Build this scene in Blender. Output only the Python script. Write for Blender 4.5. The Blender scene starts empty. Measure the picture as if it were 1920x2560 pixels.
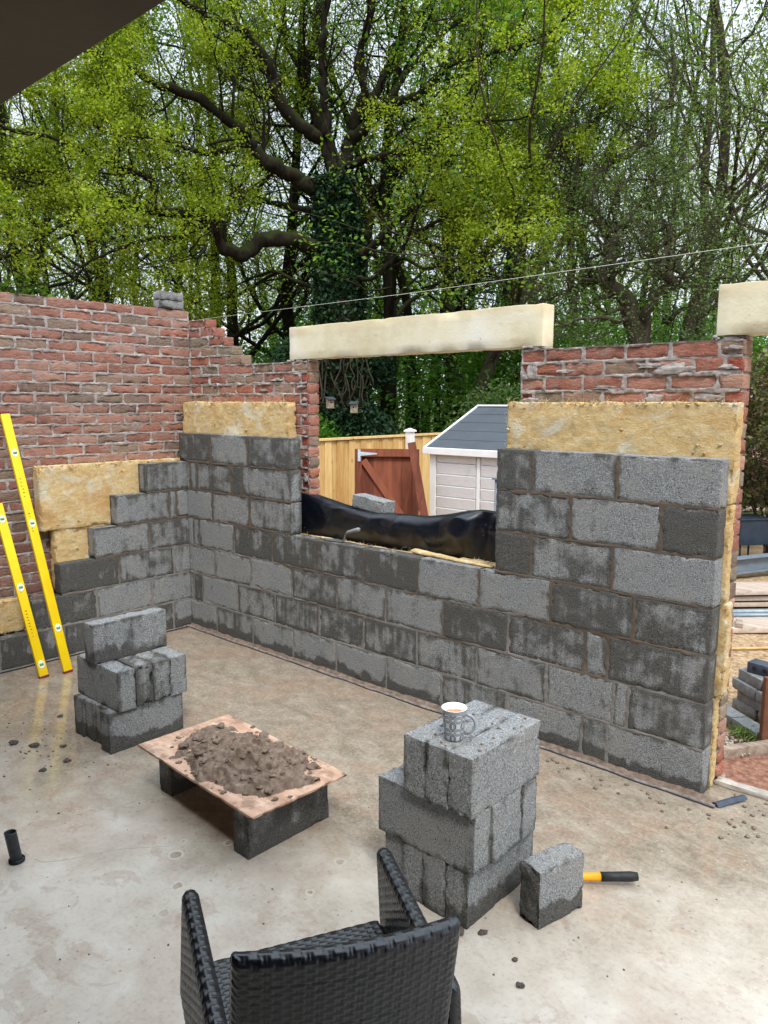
import bpy, math, random
import numpy as np
from mathutils import Vector

random.seed(11)
RNG = np.random.default_rng(11)
S = bpy.context.scene
COL = S.collection
R = math.radians

# ------------------------------------------------------------------ camera, sky, sun, exposure
CAM_LOC = np.array([5.2528, -3.4519, 1.8116])
YAW, PITCH, ROLL, FPX = 2.3058, -0.142, 0.0024, 1906.6
_f = np.array([math.cos(PITCH) * math.cos(YAW), math.cos(PITCH) * math.sin(YAW), math.sin(PITCH)])
_r = np.cross(_f, [0, 0, 1]); _r /= np.linalg.norm(_r); _u = np.cross(_r, _f)
_r, _u = _r * math.cos(ROLL) + _u * math.sin(ROLL), -_r * math.sin(ROLL) + _u * math.cos(ROLL)
cd = bpy.data.cameras.new('camera'); cam = bpy.data.objects.new('camera', cd); COL.objects.link(cam)
from mathutils import Matrix
cam.matrix_world = Matrix(((_r[0], _u[0], -_f[0], CAM_LOC[0]), (_r[1], _u[1], -_f[1], CAM_LOC[1]),
                           (_r[2], _u[2], -_f[2], CAM_LOC[2]), (0, 0, 0, 1)))
cd.sensor_fit = 'VERTICAL'; cd.sensor_height = 24.0; cd.lens = 24.0 * FPX / 2560
cd.clip_start = 0.05; cd.clip_end = 1000
S.camera = cam

SUN_DIR = Vector((0.48, -0.34, 0.81)).normalized()
SUN_EL = math.asin(SUN_DIR.z); SUN_AZ = math.atan2(SUN_DIR.x, SUN_DIR.y)
W = bpy.data.worlds.new('World'); S.world = W; W.use_nodes = True
wn = W.node_tree.nodes; wl = W.node_tree.links; wn.clear()
wo = wn.new('ShaderNodeOutputWorld'); wb = wn.new('ShaderNodeBackground'); wb.inputs['Strength'].default_value = 0.12
sky = wn.new('ShaderNodeTexSky'); sky.sky_type = 'NISHITA'; sky.sun_disc = False
sky.sun_elevation = SUN_EL; sky.sun_rotation = SUN_AZ; sky.air_density = 1.0; sky.dust_density = 1.5
wc = wn.new('ShaderNodeTexCoord'); wno = wn.new('ShaderNodeTexNoise')
wno.inputs['Scale'].default_value = 3.0; wno.inputs['Detail'].default_value = 5; wno.inputs['Roughness'].default_value = 0.55
wl.new(wc.outputs['Generated'], wno.inputs['Vector'])
wr = wn.new('ShaderNodeValToRGB')
wr.color_ramp.elements[0].position = 0.35; wr.color_ramp.elements[0].color = (6.6, 7.6, 8.8, 1)
wr.color_ramp.elements[1].position = 0.65; wr.color_ramp.elements[1].color = (8.2, 8.8, 9.4, 1)
wl.new(wno.outputs['Fac'], wr.inputs['Fac'])
wm = wn.new('ShaderNodeMix'); wm.data_type = 'RGBA'; wm.inputs[0].default_value = 0.86
wl.new(sky.outputs[0], wm.inputs[6]); wl.new(wr.outputs[0], wm.inputs[7])
wsx = wn.new('ShaderNodeSeparateXYZ'); wl.new(wc.outputs['Generated'], wsx.inputs[0])
wmr = wn.new('ShaderNodeMapRange'); wmr.interpolation_type = 'SMOOTHSTEP'; wl.new(wsx.outputs[2], wmr.inputs[0])
for _i, _v in zip((1, 2, 3, 4), (0.25, 0.95, 0.56, 1.45)): wmr.inputs[_i].default_value = _v
wv = wn.new('ShaderNodeVectorMath'); wv.operation = 'SCALE'; wl.new(wm.outputs[2], wv.inputs[0]); wl.new(wmr.outputs[0], wv.inputs['Scale'])
wl.new(wv.outputs[0], wb.inputs['Color']); wl.new(wb.outputs[0], wo.inputs['Surface'])

ld = bpy.data.lights.new('sun', 'SUN'); lo = bpy.data.objects.new('sun', ld); COL.objects.link(lo)
ld.energy = 1.3; ld.angle = R(14); ld.color = (1.0, 0.96, 0.90)
lo.rotation_euler = SUN_DIR.to_track_quat('Z', 'Y').to_euler(); lo.location = (8, -2, 14)
S.view_settings.view_transform = 'Standard'; S.view_settings.look = 'None'
S.view_settings.exposure = 1.02; S.view_settings.gamma = 1.0
S.cycles.max_bounces = 7; S.cycles.diffuse_bounces = 4; S.cycles.glossy_bounces = 3; S.cycles.transmission_bounces = 4

# ------------------------------------------------------------------ helpers: design-time picture points to places
K = 1920.0 / 1659.0
def at(x, y, depth):
    d = _f + _r * (x * K - 960) / FPX - _u * (y * K - 1280) / FPX
    return CAM_LOC + d * depth
def spot(x, depth, z):
    p = at(x, 871, depth); p[2] = z; return p

def lin(r, g, b):
    f = lambda c: (c / 255 / 12.92) if c / 255 <= 0.04045 else ((c / 255 + 0.055) / 1.055) ** 2.4
    return (f(r), f(g), f(b), 1.0)

# ------------------------------------------------------------------ noise
def _hash(i, j, k, s):
    n = (i * 374761393 + j * 668265263 + k * 1274126177 + s * 974711) & 0x7fffffff
    n = ((n ^ (n >> 13)) * 1103515245) & 0x7fffffff
    n = ((n ^ (n >> 16)) * 12345 + 7919) & 0x7fffffff
    return ((n ^ (n >> 11)) & 0xffff) / 65535.0
def vn(P, sc=1.0, seed=0):
    P = np.asarray(P, float) * sc
    I = np.floor(P).astype(np.int64); t = P - I; t = t * t * (3 - 2 * t)
    o = 0
    for a in (0, 1):
        for b in (0, 1):
            for c in (0, 1):
                w = (t[:, 0] if a else 1 - t[:, 0]) * (t[:, 1] if b else 1 - t[:, 1]) * (t[:, 2] if c else 1 - t[:, 2])
                o = o + w * _hash(I[:, 0] + a, I[:, 1] + b, I[:, 2] + c, seed)
    return o
def fbm(P, sc=1.0, octv=3, seed=0):
    o = 0; a = 0.5; t = 0
    for i in range(octv):
        o = o + a * vn(P, sc, seed + i * 17); t += a; a *= 0.5; sc *= 2.03
    return o / t

# ------------------------------------------------------------------ mesh builder
OFF = {}
class MB:
    def __init__(s): s.V = []; s.F = []; s.n = 0; s.M = []; s.T = []; s.B = []; s.usetint = False; s.useblk = False
    def add(s, V, F, mat=0, tint=None, blk=None):
        V = np.asarray(V, float).reshape(-1, 3)
        if not isinstance(F, list): F = [F]
        for f in F:
            f = np.asarray(f, int)
            if f.ndim == 1: f = f[None]
            if len(f): s.F.append(f + s.n); s.M.append(np.full(len(f), mat))
        s.V.append(V); s.n += len(V)
        if tint is not None: s.usetint = True
        if blk is not None: s.useblk = True
        t = np.ones((len(V), 4)) if tint is None else np.broadcast_to(np.asarray(tint, float), (len(V), 4))
        b = np.zeros((len(V), 4)) if blk is None else np.broadcast_to(np.asarray(blk, float), (len(V), 4))
        s.T.append(t); s.B.append(b)
    def build(s, name, mats, parent=None, smooth=True):
        V = np.concatenate(s.V)
        if parent is not None: off = OFF[parent.name]
        else:
            off = V.mean(0); off[2] = V[:, 2].min()
        me = bpy.data.meshes.new(name)
        me.vertices.add(len(V)); me.vertices.foreach_set('co', (V - off).astype(np.float32).ravel())
        tot = np.concatenate([np.full(len(f), f.shape[1]) for f in s.F])
        idx = np.concatenate([f.ravel() for f in s.F])
        me.loops.add(len(idx)); me.loops.foreach_set('vertex_index', idx.astype(np.int32))
        me.polygons.add(len(tot))
        st = np.concatenate([[0], np.cumsum(tot)[:-1]])
        me.polygons.foreach_set('loop_start', st.astype(np.int32))
        me.polygons.foreach_set('loop_total', tot.astype(np.int32))
        me.polygons.foreach_set('material_index', np.concatenate(s.M).astype(np.int32))
        me.polygons.foreach_set('use_smooth', np.full(len(tot), bool(smooth)))
        for m in (mats if isinstance(mats, (list, tuple)) else [mats]): me.materials.append(m)
        for nm, use, L in (('tint', s.usetint, s.T), ('blk', s.useblk, s.B)):
            if use:
                a = me.attributes.new(nm, 'FLOAT_COLOR', 'POINT')
                a.data.foreach_set('color', np.concatenate(L).astype(np.float32).ravel())
        me.update(calc_edges=True); me.validate()
        o = bpy.data.objects.new(name, me); COL.objects.link(o)
        if parent is not None: o.parent = parent; OFF[o.name] = OFF[parent.name]
        else: o.location = off; OFF[o.name] = off
        return o

def thing(name, label, cat, loc=(0, 0, 0), group=None):
    o = bpy.data.objects.new(name, None); COL.objects.link(o); o.location = loc; o.empty_display_size = 0.1
    OFF[o.name] = np.array(loc, float)
    return tag(o, label, cat, group)
def tag(o, label=None, cat=None, group=None, kind=None):
    if label: o['label'] = label
    if cat: o['category'] = cat
    if group: o['group'] = group
    if kind: o['kind'] = kind
    return o

def rz(a):
    c, s = math.cos(a), math.sin(a); return np.array([[c, -s, 0], [s, c, 0], [0, 0, 1.0]])
def axes(x, y, z): return np.array([x, y, z], float).T
def unit(v): v = np.asarray(v, float); return v / np.linalg.norm(v)

def rbox(mb, c, dims, rot=None, seg=9.0, r=0.003, amp=0.0, nsc=40.0, chip=0.0, seed=0, mat=0, tint=None, blk=None, faces='xXyYzZ'):
    """box with rounded, worn edges; c = centre; blk=(wet, basewet) adds the block attributes"""
    h = np.asarray(dims, float) / 2; rr = min(r, h.min() * 0.9)
    def lines(H):
        n = max(1, int(round(2 * (H - rr) / seg)))
        return np.concatenate([[-H], np.linspace(-(H - rr), H - rr, n + 1), [H]])
    L = [lines(x) for x in h]
    for nm in faces:
        ax = 'xyz'.index(nm.lower()); sg = 1 if nm.isupper() else -1
        a, b = [(1, 2), (2, 0), (0, 1)][ax]
        A, B = np.meshgrid(L[a], L[b], indexing='ij')
        P = np.zeros((A.size, 3)); P[:, a] = A.ravel(); P[:, b] = B.ravel(); P[:, ax] = sg * h[ax]
        Q = np.clip(P, -(h - rr), h - rr); d = P - Q; dn = np.linalg.norm(d, axis=1, keepdims=True)
        N = d / np.maximum(dn, 1e-9); V = Q + N * rr
        wd = P.copy()
        if amp or chip:
            e = np.sort(h - np.abs(P), axis=1)[:, 1]
            disp = amp * 2 * (fbm(P + seed * 3.17, nsc, 3, seed) - 0.5)
            if chip:
                disp = disp - chip * 1.5 * np.clip((fbm(P + seed * 1.3, 26, 2, seed + 5) - 0.60) * 9, 0, 1) * np.clip(1 - e / 0.022, 0, 1)
            V = V + N * disp[:, None]
        na, nb = len(L[a]), len(L[b]); I = np.arange(na * nb).reshape(na, nb)
        F = np.stack([I[:-1, :-1], I[1:, :-1], I[1:, 1:], I[:-1, 1:]], -1).reshape(-1, 4)
        if sg < 0: F = F[:, ::-1]
        bk = None
        if blk is not None:
            e = np.sort(h - np.abs(P), axis=1)[:, 1]
            bk = np.stack([e, P[:, 2] + h[2], np.full(len(P), blk[0]), np.full(len(P), blk[1])], 1)
        if rot is not None: V = V @ rot.T
        mb.add(V + np.asarray(c), F, mat, tint, bk)

def span(mb, a, b, **k):
    a = np.array(a, float); b = np.array(b, float); rbox(mb, (a + b) / 2, np.abs(b - a), **k)

def tube(mb, pts, rad, n=8, mat=0, cap=True, tint=None, gnarl=0.0):
    P = np.asarray(pts, float); m = len(P); rad = np.broadcast_to(np.asarray(rad, float), (m,))
    T = np.gradient(P, axis=0); T /= np.maximum(np.linalg.norm(T, axis=1, keepdims=True), 1e-9)
    x = np.cross(T[0], [0.31, 0.2, 0.93]); x /= max(np.linalg.norm(x), 1e-9)
    ang = np.arange(n) * 2 * math.pi / n; ca, sa = np.cos(ang), np.sin(ang)
    V = np.empty((m, n, 3))
    for i in range(m):
        x = x - T[i] * (x @ T[i]); x /= max(np.linalg.norm(x), 1e-9); y = np.cross(T[i], x)
        V[i] = P[i] + rad[i] * (ca[:, None] * x + sa[:, None] * y)
    if gnarl:
        D = V - P[:, None]; g = fbm(V.reshape(-1, 3), 4.5, 3, 91).reshape(m, n); V = P[:, None] + D * (1 + gnarl * 2 * (g - .5))[..., None]
    I = np.arange(m * n).reshape(m, n); J = np.roll(I, -1, axis=1)
    F = [np.stack([I[:-1], J[:-1], J[1:], I[1:]], -1).reshape(-1, 4)]
    if cap: F += [I[0][::-1][None], I[-1][None]]
    mb.add(V.reshape(-1, 3), F, mat, tint)

def lathe(mb, c, prof, n=48, mat=0):
    P = np.asarray(prof, float); a = np.arange(n) * 2 * math.pi / n
    V = np.stack([P[:, None, 0] * np.cos(a), P[:, None, 0] * np.sin(a), np.broadcast_to(P[:, None, 1], (len(P), n))], -1)
    I = np.arange(len(P) * n).reshape(len(P), n); J = np.roll(I, -1, axis=1)
    F = np.stack([I[:-1], J[:-1], J[1:], I[1:]], -1).reshape(-1, 4)
    mb.add(V.reshape(-1, 3) + np.asarray(c), F, mat)

def gridmesh(mb, X, Y, Z, mat=0, keep=None, flip=False, tint=None, blk=None):
    V = np.stack([X, Y, Z], -1).reshape(-1, 3); na, nb = X.shape; I = np.arange(na * nb).reshape(na, nb)
    F = np.stack([I[:-1, :-1], I[1:, :-1], I[1:, 1:], I[:-1, 1:]], -1)
    F = F.reshape(-1, 4) if keep is None else F[keep]
    mb.add(V, F[:, ::-1] if flip else F, mat, tint, blk)

def lump(mb, c, size, seed=0, mat=0, squash=0.6, rough=0.35, n=9):
    th = np.linspace(0, math.pi, n); ph = np.arange(2 * n) * math.pi / n
    T, Pp = np.meshgrid(th, ph, indexing='ij')
    D = np.stack([np.sin(T) * np.cos(Pp), np.sin(T) * np.sin(Pp), np.cos(T)], -1).reshape(-1, 3)
    rr = 1 + rough * 2 * (fbm(D + seed * 7.7, 1.6, 3, seed) - 0.5)
    V = D * rr[:, None] * size; V[:, 2] *= squash
    V[:, 2] = np.maximum(V[:, 2], -size * squash * 0.5)
    I = np.arange(n * 2 * n).reshape(n, 2 * n); J = np.roll(I, -1, axis=1)
    mb.add(V + np.asarray(c) + [0, 0, size * squash * 0.5], np.stack([I[:-1], I[1:], J[1:], J[:-1]], -1).reshape(-1, 4), mat)

# ------------------------------------------------------------------ material helpers
class NT:
    def __init__(s, name):
        s.m = bpy.data.materials.new(name); s.m.use_nodes = True; s.t = s.m.node_tree; s.t.nodes.clear()
        s.out = s.t.nodes.new('ShaderNodeOutputMaterial')
    def n(s, typ, **k):
        x = s.t.nodes.new(typ)
        for a, b in k.items(): setattr(x, a, b)
        return x
    def L(s, a, b): s.t.links.new(a, b)
    def put(s, sock, v):
        if isinstance(v, bpy.types.NodeSocket): s.L(v, sock)
        elif v is not None: sock.default_value = v
    def pos(s): return s.n('ShaderNodeNewGeometry').outputs['Position']
    def island(s): return s.n('ShaderNodeNewGeometry').outputs['Random Per Island']
    def objrand(s): return s.n('ShaderNodeObjectInfo').outputs['Random']
    def obj(s): return s.n('ShaderNodeTexCoord').outputs['Object']
    def attr(s, name):
        a = s.n('ShaderNodeAttribute'); a.attribute_name = name; return a.outputs['Color']
    def sep(s, c):
        x = s.n('ShaderNodeSeparateXYZ'); s.L(c, x.inputs[0]); return x.outputs
    def sepc(s, name):
        a = s.n('ShaderNodeAttribute'); a.attribute_name = name
        x = s.n('ShaderNodeSeparateColor'); s.L(a.outputs['Color'], x.inputs[0]); return x.outputs[0], x.outputs[1], x.outputs[2], a.outputs['Alpha']
    def comb(s, x, y, z):
        c = s.n('ShaderNodeCombineXYZ')
        for i, v in enumerate((x, y, z)): s.put(c.inputs[i], v)
        return c.outputs[0]
    def map(s, v, scale=(1, 1, 1), rot=(0, 0, 0), loc=(0, 0, 0)):
        x = s.n('ShaderNodeMapping'); s.L(v, x.inputs[0]); x.inputs['Scale'].default_value = scale
        x.inputs['Rotation'].default_value = rot; x.inputs['Location'].default_value = loc; return x.outputs[0]
    def noise(s, v, sc, det=3, rough=0.55, dist=0.0):
        x = s.n('ShaderNodeTexNoise'); s.L(v, x.inputs['Vector']); x.inputs['Scale'].default_value = sc
        x.inputs['Detail'].default_value = det; x.inputs['Roughness'].default_value = rough; x.inputs['Distortion'].default_value = dist
        return x.outputs['Fac']
    def vor(s, v, sc, feature='F1', rand=1.0):
        x = s.n('ShaderNodeTexVoronoi', feature=feature); s.L(v, x.inputs['Vector']); x.inputs['Scale'].default_value = sc
        x.inputs['Randomness'].default_value = rand
        return x
    def math(s, op, a, b=0.0, c=None, clamp=False):
        x = s.n('ShaderNodeMath', operation=op); x.use_clamp = clamp
        s.put(x.inputs[0], a); s.put(x.inputs[1], b)
        if c is not None: s.put(x.inputs[2], c)
        return x.outputs[0]
    def ss(s, v, a, b, lo=0.0, hi=1.0):
        x = s.n('ShaderNodeMapRange', interpolation_type='SMOOTHSTEP'); s.put(x.inputs[0], v)
        for i, q in zip((1, 2, 3, 4), (a, b, lo, hi)): s.put(x.inputs[i], q)
        return x.outputs[0]
    def mix(s, f, a, b, mode='MIX'):
        x = s.n('ShaderNodeMix', data_type='RGBA', blend_type=mode); s.put(x.inputs[0], f); s.put(x.inputs[6], a); s.put(x.inputs[7], b)
        return x.outputs[2]
    def ramp(s, v, stops):
        x = s.n('ShaderNodeValToRGB'); s.L(v, x.inputs[0]); e = x.color_ramp.elements
        while len(e) < len(stops): e.new(0.5)
        for i, (p, c) in enumerate(stops): e[i].position = p; e[i].color = c
        return x.outputs[0]
    def bump(s, h, st=0.3, d=0.01, nrm=None):
        x = s.n('ShaderNodeBump'); s.L(h, x.inputs['Height']); x.inputs['Strength'].default_value = st; x.inputs['Distance'].default_value = d
        if nrm is not None: s.L(nrm, x.inputs['Normal'])
        return x.outputs[0]
    def pbr(s, col, rough=0.8, nrm=None, spec=0.4, metal=0.0, coat=0.0):
        b = s.n('ShaderNodeBsdfPrincipled'); s.put(b.inputs['Base Color'], col); s.put(b.inputs['Roughness'], rough)
        s.put(b.inputs['Specular IOR Level'], spec); s.put(b.inputs['Metallic'], metal); s.put(b.inputs['Coat Weight'], coat)
        if nrm is not None: s.L(nrm, b.inputs['Normal'])
        s.L(b.outputs[0], s.out.inputs[0]); return s.m

def m_simple(name, c, rough=0.7, nz=12, var=0.18, bump=0.15, bs=60, spec=0.4, metal=0.0, space='pos'):
    t = NT(name); p = t.pos() if space == 'pos' else t.obj()
    a = t.noise(p, nz, 4); lo = tuple(x * (1 - var) for x in c[:3]) + (1,); hi = tuple(min(1, x * (1 + var)) for x in c[:3]) + (1,)
    col = t.ramp(a, [(0.3, lo), (0.7, hi)])
    return t.pbr(col, rough, t.bump(t.noise(p, bs, 3), bump, 0.01) if bump else None, spec, metal)

# concrete block: damp blooms, runs and edges come from the per-block attributes
def m_block(name, shift=1.0):
    t = NT(name); p = t.pos(); e, hz, wet, base = t.sepc('blk')
    P = t.sep(p); u = t.math('ADD', P[0], P[1])
    big = t.noise(p, 7.5, 4, 0.6)
    run = t.noise(t.comb(t.math('MULTIPLY', u, 26), t.math('MULTIPLY', P[2], 1.7), 3.3), 1.0, 3, 0.55)
    m = t.math('ADD', t.math('ADD', wet, 0.07), t.math('MULTIPLY', t.math('SUBTRACT', big, 0.5), 1.7))
    m = t.math('ADD', m, t.math('MULTIPLY', t.math('SUBTRACT', run, 0.5), t.ss(t.noise(p, 3.1, 2), 0.4, 0.65, 0.35, 1.35)))
    m = t.math('ADD', m, t.ss(e, 0.0, 0.035, 0.30, 0.0))
    lowb = t.math('ADD', hz, t.math('MULTIPLY', t.math('SUBTRACT', t.noise(p, 9, 3), 0.5), 0.12))
    m = t.math('ADD', m, t.math('MULTIPLY', base, t.ss(lowb, 0.03, 0.10, 1.0, 0.0)))
    wetm = t.math('MULTIPLY', t.ss(m, 0.33, 0.76), 0.95)
    grit = t.noise(p, 190, 3, 0.75)
    coarse = t.noise(p, 62, 3, 0.7)
    dry = t.ramp(grit, [(0.34, lin(80, 81, 81)), (0.46, lin(121, 123, 123)), (0.56, lin(145, 147, 147)), (0.70, lin(190, 191, 190))])
    dry = t.mix(t.math('MULTIPLY', t.ss(t.noise(p, 5, 3), 0.4, 0.7), 0.35), dry, lin(150, 146, 138))
    dry = t.mix(t.ss(coarse, 0.56, 0.72, 0, 0.45), dry, lin(185, 190, 192))
    we = t.ramp(grit, [(0.34, lin(50, 49, 47)), (0.5, lin(76, 75, 71)), (0.68, lin(112, 110, 105))])
    pit = t.vor(p, 95).outputs['Distance']
    pitm = t.math('MULTIPLY', t.ss(pit, 0.14, 0.34, 1.0, 0.0), t.ss(t.noise(p, 24, 2), 0.44, 0.58))
    col = t.mix(wetm, dry, we); col = t.mix(t.math('MULTIPLY', pitm, 0.75), col, lin(42, 42, 42))
    h = t.math('SUBTRACT', t.math('ADD', t.math('MULTIPLY', grit, 0.7), coarse), t.math('MULTIPLY', pitm, 0.9))
    return t.pbr(col, t.math('SUBTRACT', 0.92, t.math('MULTIPLY', wetm, 0.2)), t.bump(h, 0.65, 0.006), 0.3)
M = {}
M['block'] = m_block('concrete_block')
# mortar of the block walls: brown and damp higher up, pale and dry lower down
t = NT('block_mortar'); p = t.pos(); z = t.sep(p)[2]
f = t.math('ADD', t.math('MULTIPLY', z, 0.9), t.math('MULTIPLY', t.math('SUBTRACT', t.noise(p, 2.4, 3), 0.5), 1.6))
col = t.mix(t.ss(f, 0.25, 0.75), lin(134, 130, 126), lin(96, 84, 73)); col = t.mix(t.noise(p, 80, 3), col, lin(80, 72, 64)); col = t.mix(0.6, col, t.mix(t.ss(f, 0.25, 0.75), lin(140, 136, 131), lin(102, 89, 77)))
M['bmortar'] = t.pbr(col, 0.9, t.bump(t.noise(p, 130, 3), 0.4, 0.005), 0.2)
# brick: the tint is the brick's own
t = NT('clay_brick'); p = t.pos(); tint = t.attr('tint')
q = t.map(p, (1, 1, 3))
dk = t.ss(t.noise(q, 16, 4, 0.65), 0.42, 0.72)
col = t.mix(t.math('MULTIPLY', dk, 0.55), tint, t.mix(1.0, tint, (0.42, 0.40, 0.42, 1), 'MULTIPLY'))
col = t.mix(t.math('MULTIPLY', t.ss(t.noise(p, 70, 3, 0.7), 0.5, 0.75), 0.35), col, lin(190, 150, 132))
sm = t.math('MULTIPLY', t.ss(t.noise(t.map(p, (1, 1, 1.6)), 13, 5, 0.7), 0.50, 0.74), 0.6)
col = t.mix(sm, col, lin(164, 148, 138))
hs = t.n('ShaderNodeHueSaturation'); hs.inputs['Saturation'].default_value = 0.93; t.L(col, hs.inputs['Color']); hs.inputs['Hue'].default_value = 0.504; col = hs.outputs[0]
M['brick'] = t.pbr(col, 0.9, t.bump(t.math('ADD', t.noise(p, 120, 3), t.math('MULTIPLY', t.noise(q, 30, 3), 2)), 0.5, 0.006), 0.25)
t = NT('brick_mortar'); p = t.pos()
col = t.ramp(t.noise(p, 22, 4), [(0.3, lin(128, 119, 114)), (0.55, lin(162, 153, 148)), (0.75, lin(188, 181, 175))])
M['mortar'] = t.pbr(col, 0.95, t.bump(t.noise(p, 120, 3), 0.5, 0.005), 0.2)
# glass wool
t = NT('glass_wool'); p = t.pos()
q = t.map(p, (2.2, 2.2, 9)); a = t.noise(q, 6, 5, 0.7, 0.6); b = t.noise(p, 5.5, 5, 0.65, 0.8)
col = t.ramp(a, [(0.28, lin(226, 184, 122)), (0.5, lin(241, 208, 148)), (0.70, lin(248, 230, 186))])
col = t.mix(t.ss(b, 0.52, 0.66, 0, 0.85), col, lin(246, 238, 214)); col = t.mix(t.ss(t.noise(p, 3.7, 3), 0.55, 0.70, 0, 0.6), col, lin(224, 172, 104))
fib = t.noise(t.map(p, (14, 14, 60)), 5, 4, 0.75, 1.2); fib2 = t.noise(p, 75, 4, 0.8)
col = t.mix(t.ss(fib, 0.34, 0.5, 0.36, 0.0), col, lin(190, 138, 76)); col = t.mix(t.ss(fib2, 0.54, 0.66, 0.0, 0.5), col, lin(250, 238, 206))
M['wool'] = t.pbr(col, 1.0, t.bump(t.math('ADD', t.math('MULTIPLY', fib, 1.4), t.math('ADD', fib2, t.math('MULTIPLY', t.noise(p, 22, 4, 0.7), 1.4))), 0.8, 0.012), 0.0)
# cast stone lintel
t = NT('cast_stone'); p = t.obj(); Z = t.sep(p)
a = t.noise(p, 2.6, 4, 0.6)
col = t.ramp(a, [(0.32, lin(208, 194, 158)), (0.5, lin(230, 220, 190)), (0.68, lin(238, 232, 214))])
edge = t.ss(t.math('ADD', Z[2], t.math('MULTIPLY', t.noise(p, 6, 3), 0.1)), 0.19, 0.27)
col = t.mix(t.math('MULTIPLY', edge, 0.55), col, lin(186, 166, 124)); col = t.mix(t.ss(t.vor(p, 9).outputs['Distance'], 0.03, 0.06, 0.35, 0.0), col, lin(120, 104, 78))
ph = t.ss(t.vor(p, 34).outputs['Distance'], 0.06, 0.11, 1.0, 0.0); ph = t.math('MULTIPLY', ph, t.ss(t.noise(p, 5, 2), 0.5, 0.6)); col = t.mix(t.math('MULTIPLY', ph, 0.6), col, lin(120, 104, 78))
st = t.ss(t.noise(t.map(p, (1.2, 1.2, 4)), 3.2, 5, 0.7), 0.54, 0.74, 0, 0.45); col = t.mix(st, col, lin(184, 164, 124))
M['lintel'] = t.pbr(col, 0.9, t.bump(t.noise(p, 70, 4), 0.25, 0.006), 0.25)
# floor: power floated slab, damp and dirty near the walls, dry and pale nearer the house
t = NT('slab_concrete'); p = t.pos(); X = t.sep(p)
d = t.math('ADD', t.math('MULTIPLY', X[0], 0.16), t.math('MULTIPLY', X[1], -0.42))
d = t.math('ADD', d, t.math('MULTIPLY', t.math('SUBTRACT', t.noise(p, 1.1, 5, 0.6, 0.7), 0.5), 1.25))
pale = t.ss(d, 0.82, 1.45)
fine = t.noise(t.map(p, (1, 1.4, 1), (0, 0, 0.6)), 8, 7, 0.72, 0.4)
brown = t.ramp(fine, [(0.28, lin(114, 101, 86)), (0.5, lin(142, 130, 113)), (0.72, lin(168, 157, 140))])
grey = t.ramp(t.noise(p, 5, 6, 0.65, 0.4), [(0.3, lin(182, 170, 154)), (0.5, lin(201, 191, 176)), (0.7, lin(212, 205, 193))])
red = t.ss(t.math('ADD', t.noise(p, 1.7, 4, 0.6), t.math('MULTIPLY', t.noise(p, 9, 4, 0.7), 0.35)), 0.66, 0.86)
col = t.mix(pale, brown, grey); col = t.mix(t.math('MULTIPLY', red, 0.30), col, lin(160, 122, 98))
scuff = t.ss(t.noise(t.map(p, (3, 14, 1), (0, 0, 0.9)), 3, 5, 0.7), 0.60, 0.72); col = t.mix(t.math('MULTIPLY', scuff, 0.35), col, lin(140, 112, 88))
sme = t.noise(t.map(p, (1, 1.5, 1), (0, 0, .4)), 3.6, 8, 0.72, 0.6); col = t.mix(t.math('MULTIPLY', t.ss(sme, 0.55, 0.60), 0.34), col, lin(150, 120, 98)); col = t.mix(t.math('MULTIPLY', t.ss(sme, 0.40, 0.35), 0.14), col, lin(214, 208, 198))
# dried splash rings round the board
v = t.vor(p, 9.5); vd = v.outputs['Distance']; sepv = t.n('ShaderNodeSeparateColor'); t.L(v.outputs['Color'], sepv.inputs[0])
rad = t.math('ADD', 0.10, t.math('MULTIPLY', sepv.outputs[0], 0.25))
vd = t.math('ADD', vd, t.math('MULTIPLY', t.math('SUBTRACT', t.noise(p, 34, 3), 0.5), 0.22))
ring = t.ss(t.math('ABSOLUTE', t.math('SUBTRACT', vd, rad)), 0.02, 0.055, 1.0, 0.0)
zx = t.math('SUBTRACT', X[0], 2.9); zy = t.math('ADD', X[1], 1.75)
reg = t.ss(t.math('ADD', t.math('ADD', t.math('MULTIPLY', zx, zx), t.math('MULTIPLY', t.math('MULTIPLY', zy, zy), 2.2)), t.math('MULTIPLY', t.noise(p, 3, 2), 0.35)), 0.25, 0.85, 1.0, 0.0)
reg = t.math('MULTIPLY', reg, t.ss(sepv.outputs[1], 0.70, 0.74))
col = t.mix(t.math('MULTIPLY', t.math('MULTIPLY', ring, reg), 0.75), col, lin(205, 194, 178))
inn = t.math('MULTIPLY', t.ss(t.math('SUBTRACT', vd, rad), -0.06, -0.02, 1.0, 0.0), reg); col = t.mix(t.math('MULTIPLY', inn, 0.5), col, lin(112, 96, 80))
spk = t.ss(t.vor(p, 26).outputs['Distance'], 0.10, 0.16, 1.0, 0.0); spk = t.math('MULTIPLY', spk, t.ss(t.noise(p, 4.5, 2), 0.55, 0.62))
col = t.mix(t.math('MULTIPLY', spk, 0.6), col, lin(96, 78, 62))
spk2 = t.ss(t.vor(t.map(p, (1, 1, 1), (0, 0, 1), (3, 5, 0)), 38).outputs['Distance'], 0.10, 0.17, 1.0, 0.0)
col = t.mix(t.math('MULTIPLY', spk2, t.math('MULTIPLY', t.ss(t.noise(p, 3.1, 2), 0.5, 0.6), 0.5)), col, lin(214, 204, 190))
wetn = t.noise(p, 2.2, 4, 0.6)
rough = t.math('ADD', t.math('MULTIPLY', pale, 0.24), t.ss(wetn, 0.35, 0.7, 0.07, 0.17))
rough = t.math('ADD', rough, t.math('MULTIPLY', t.math('SUBTRACT', t.noise(p, 30, 3), 0.5), 0.10))
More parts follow.
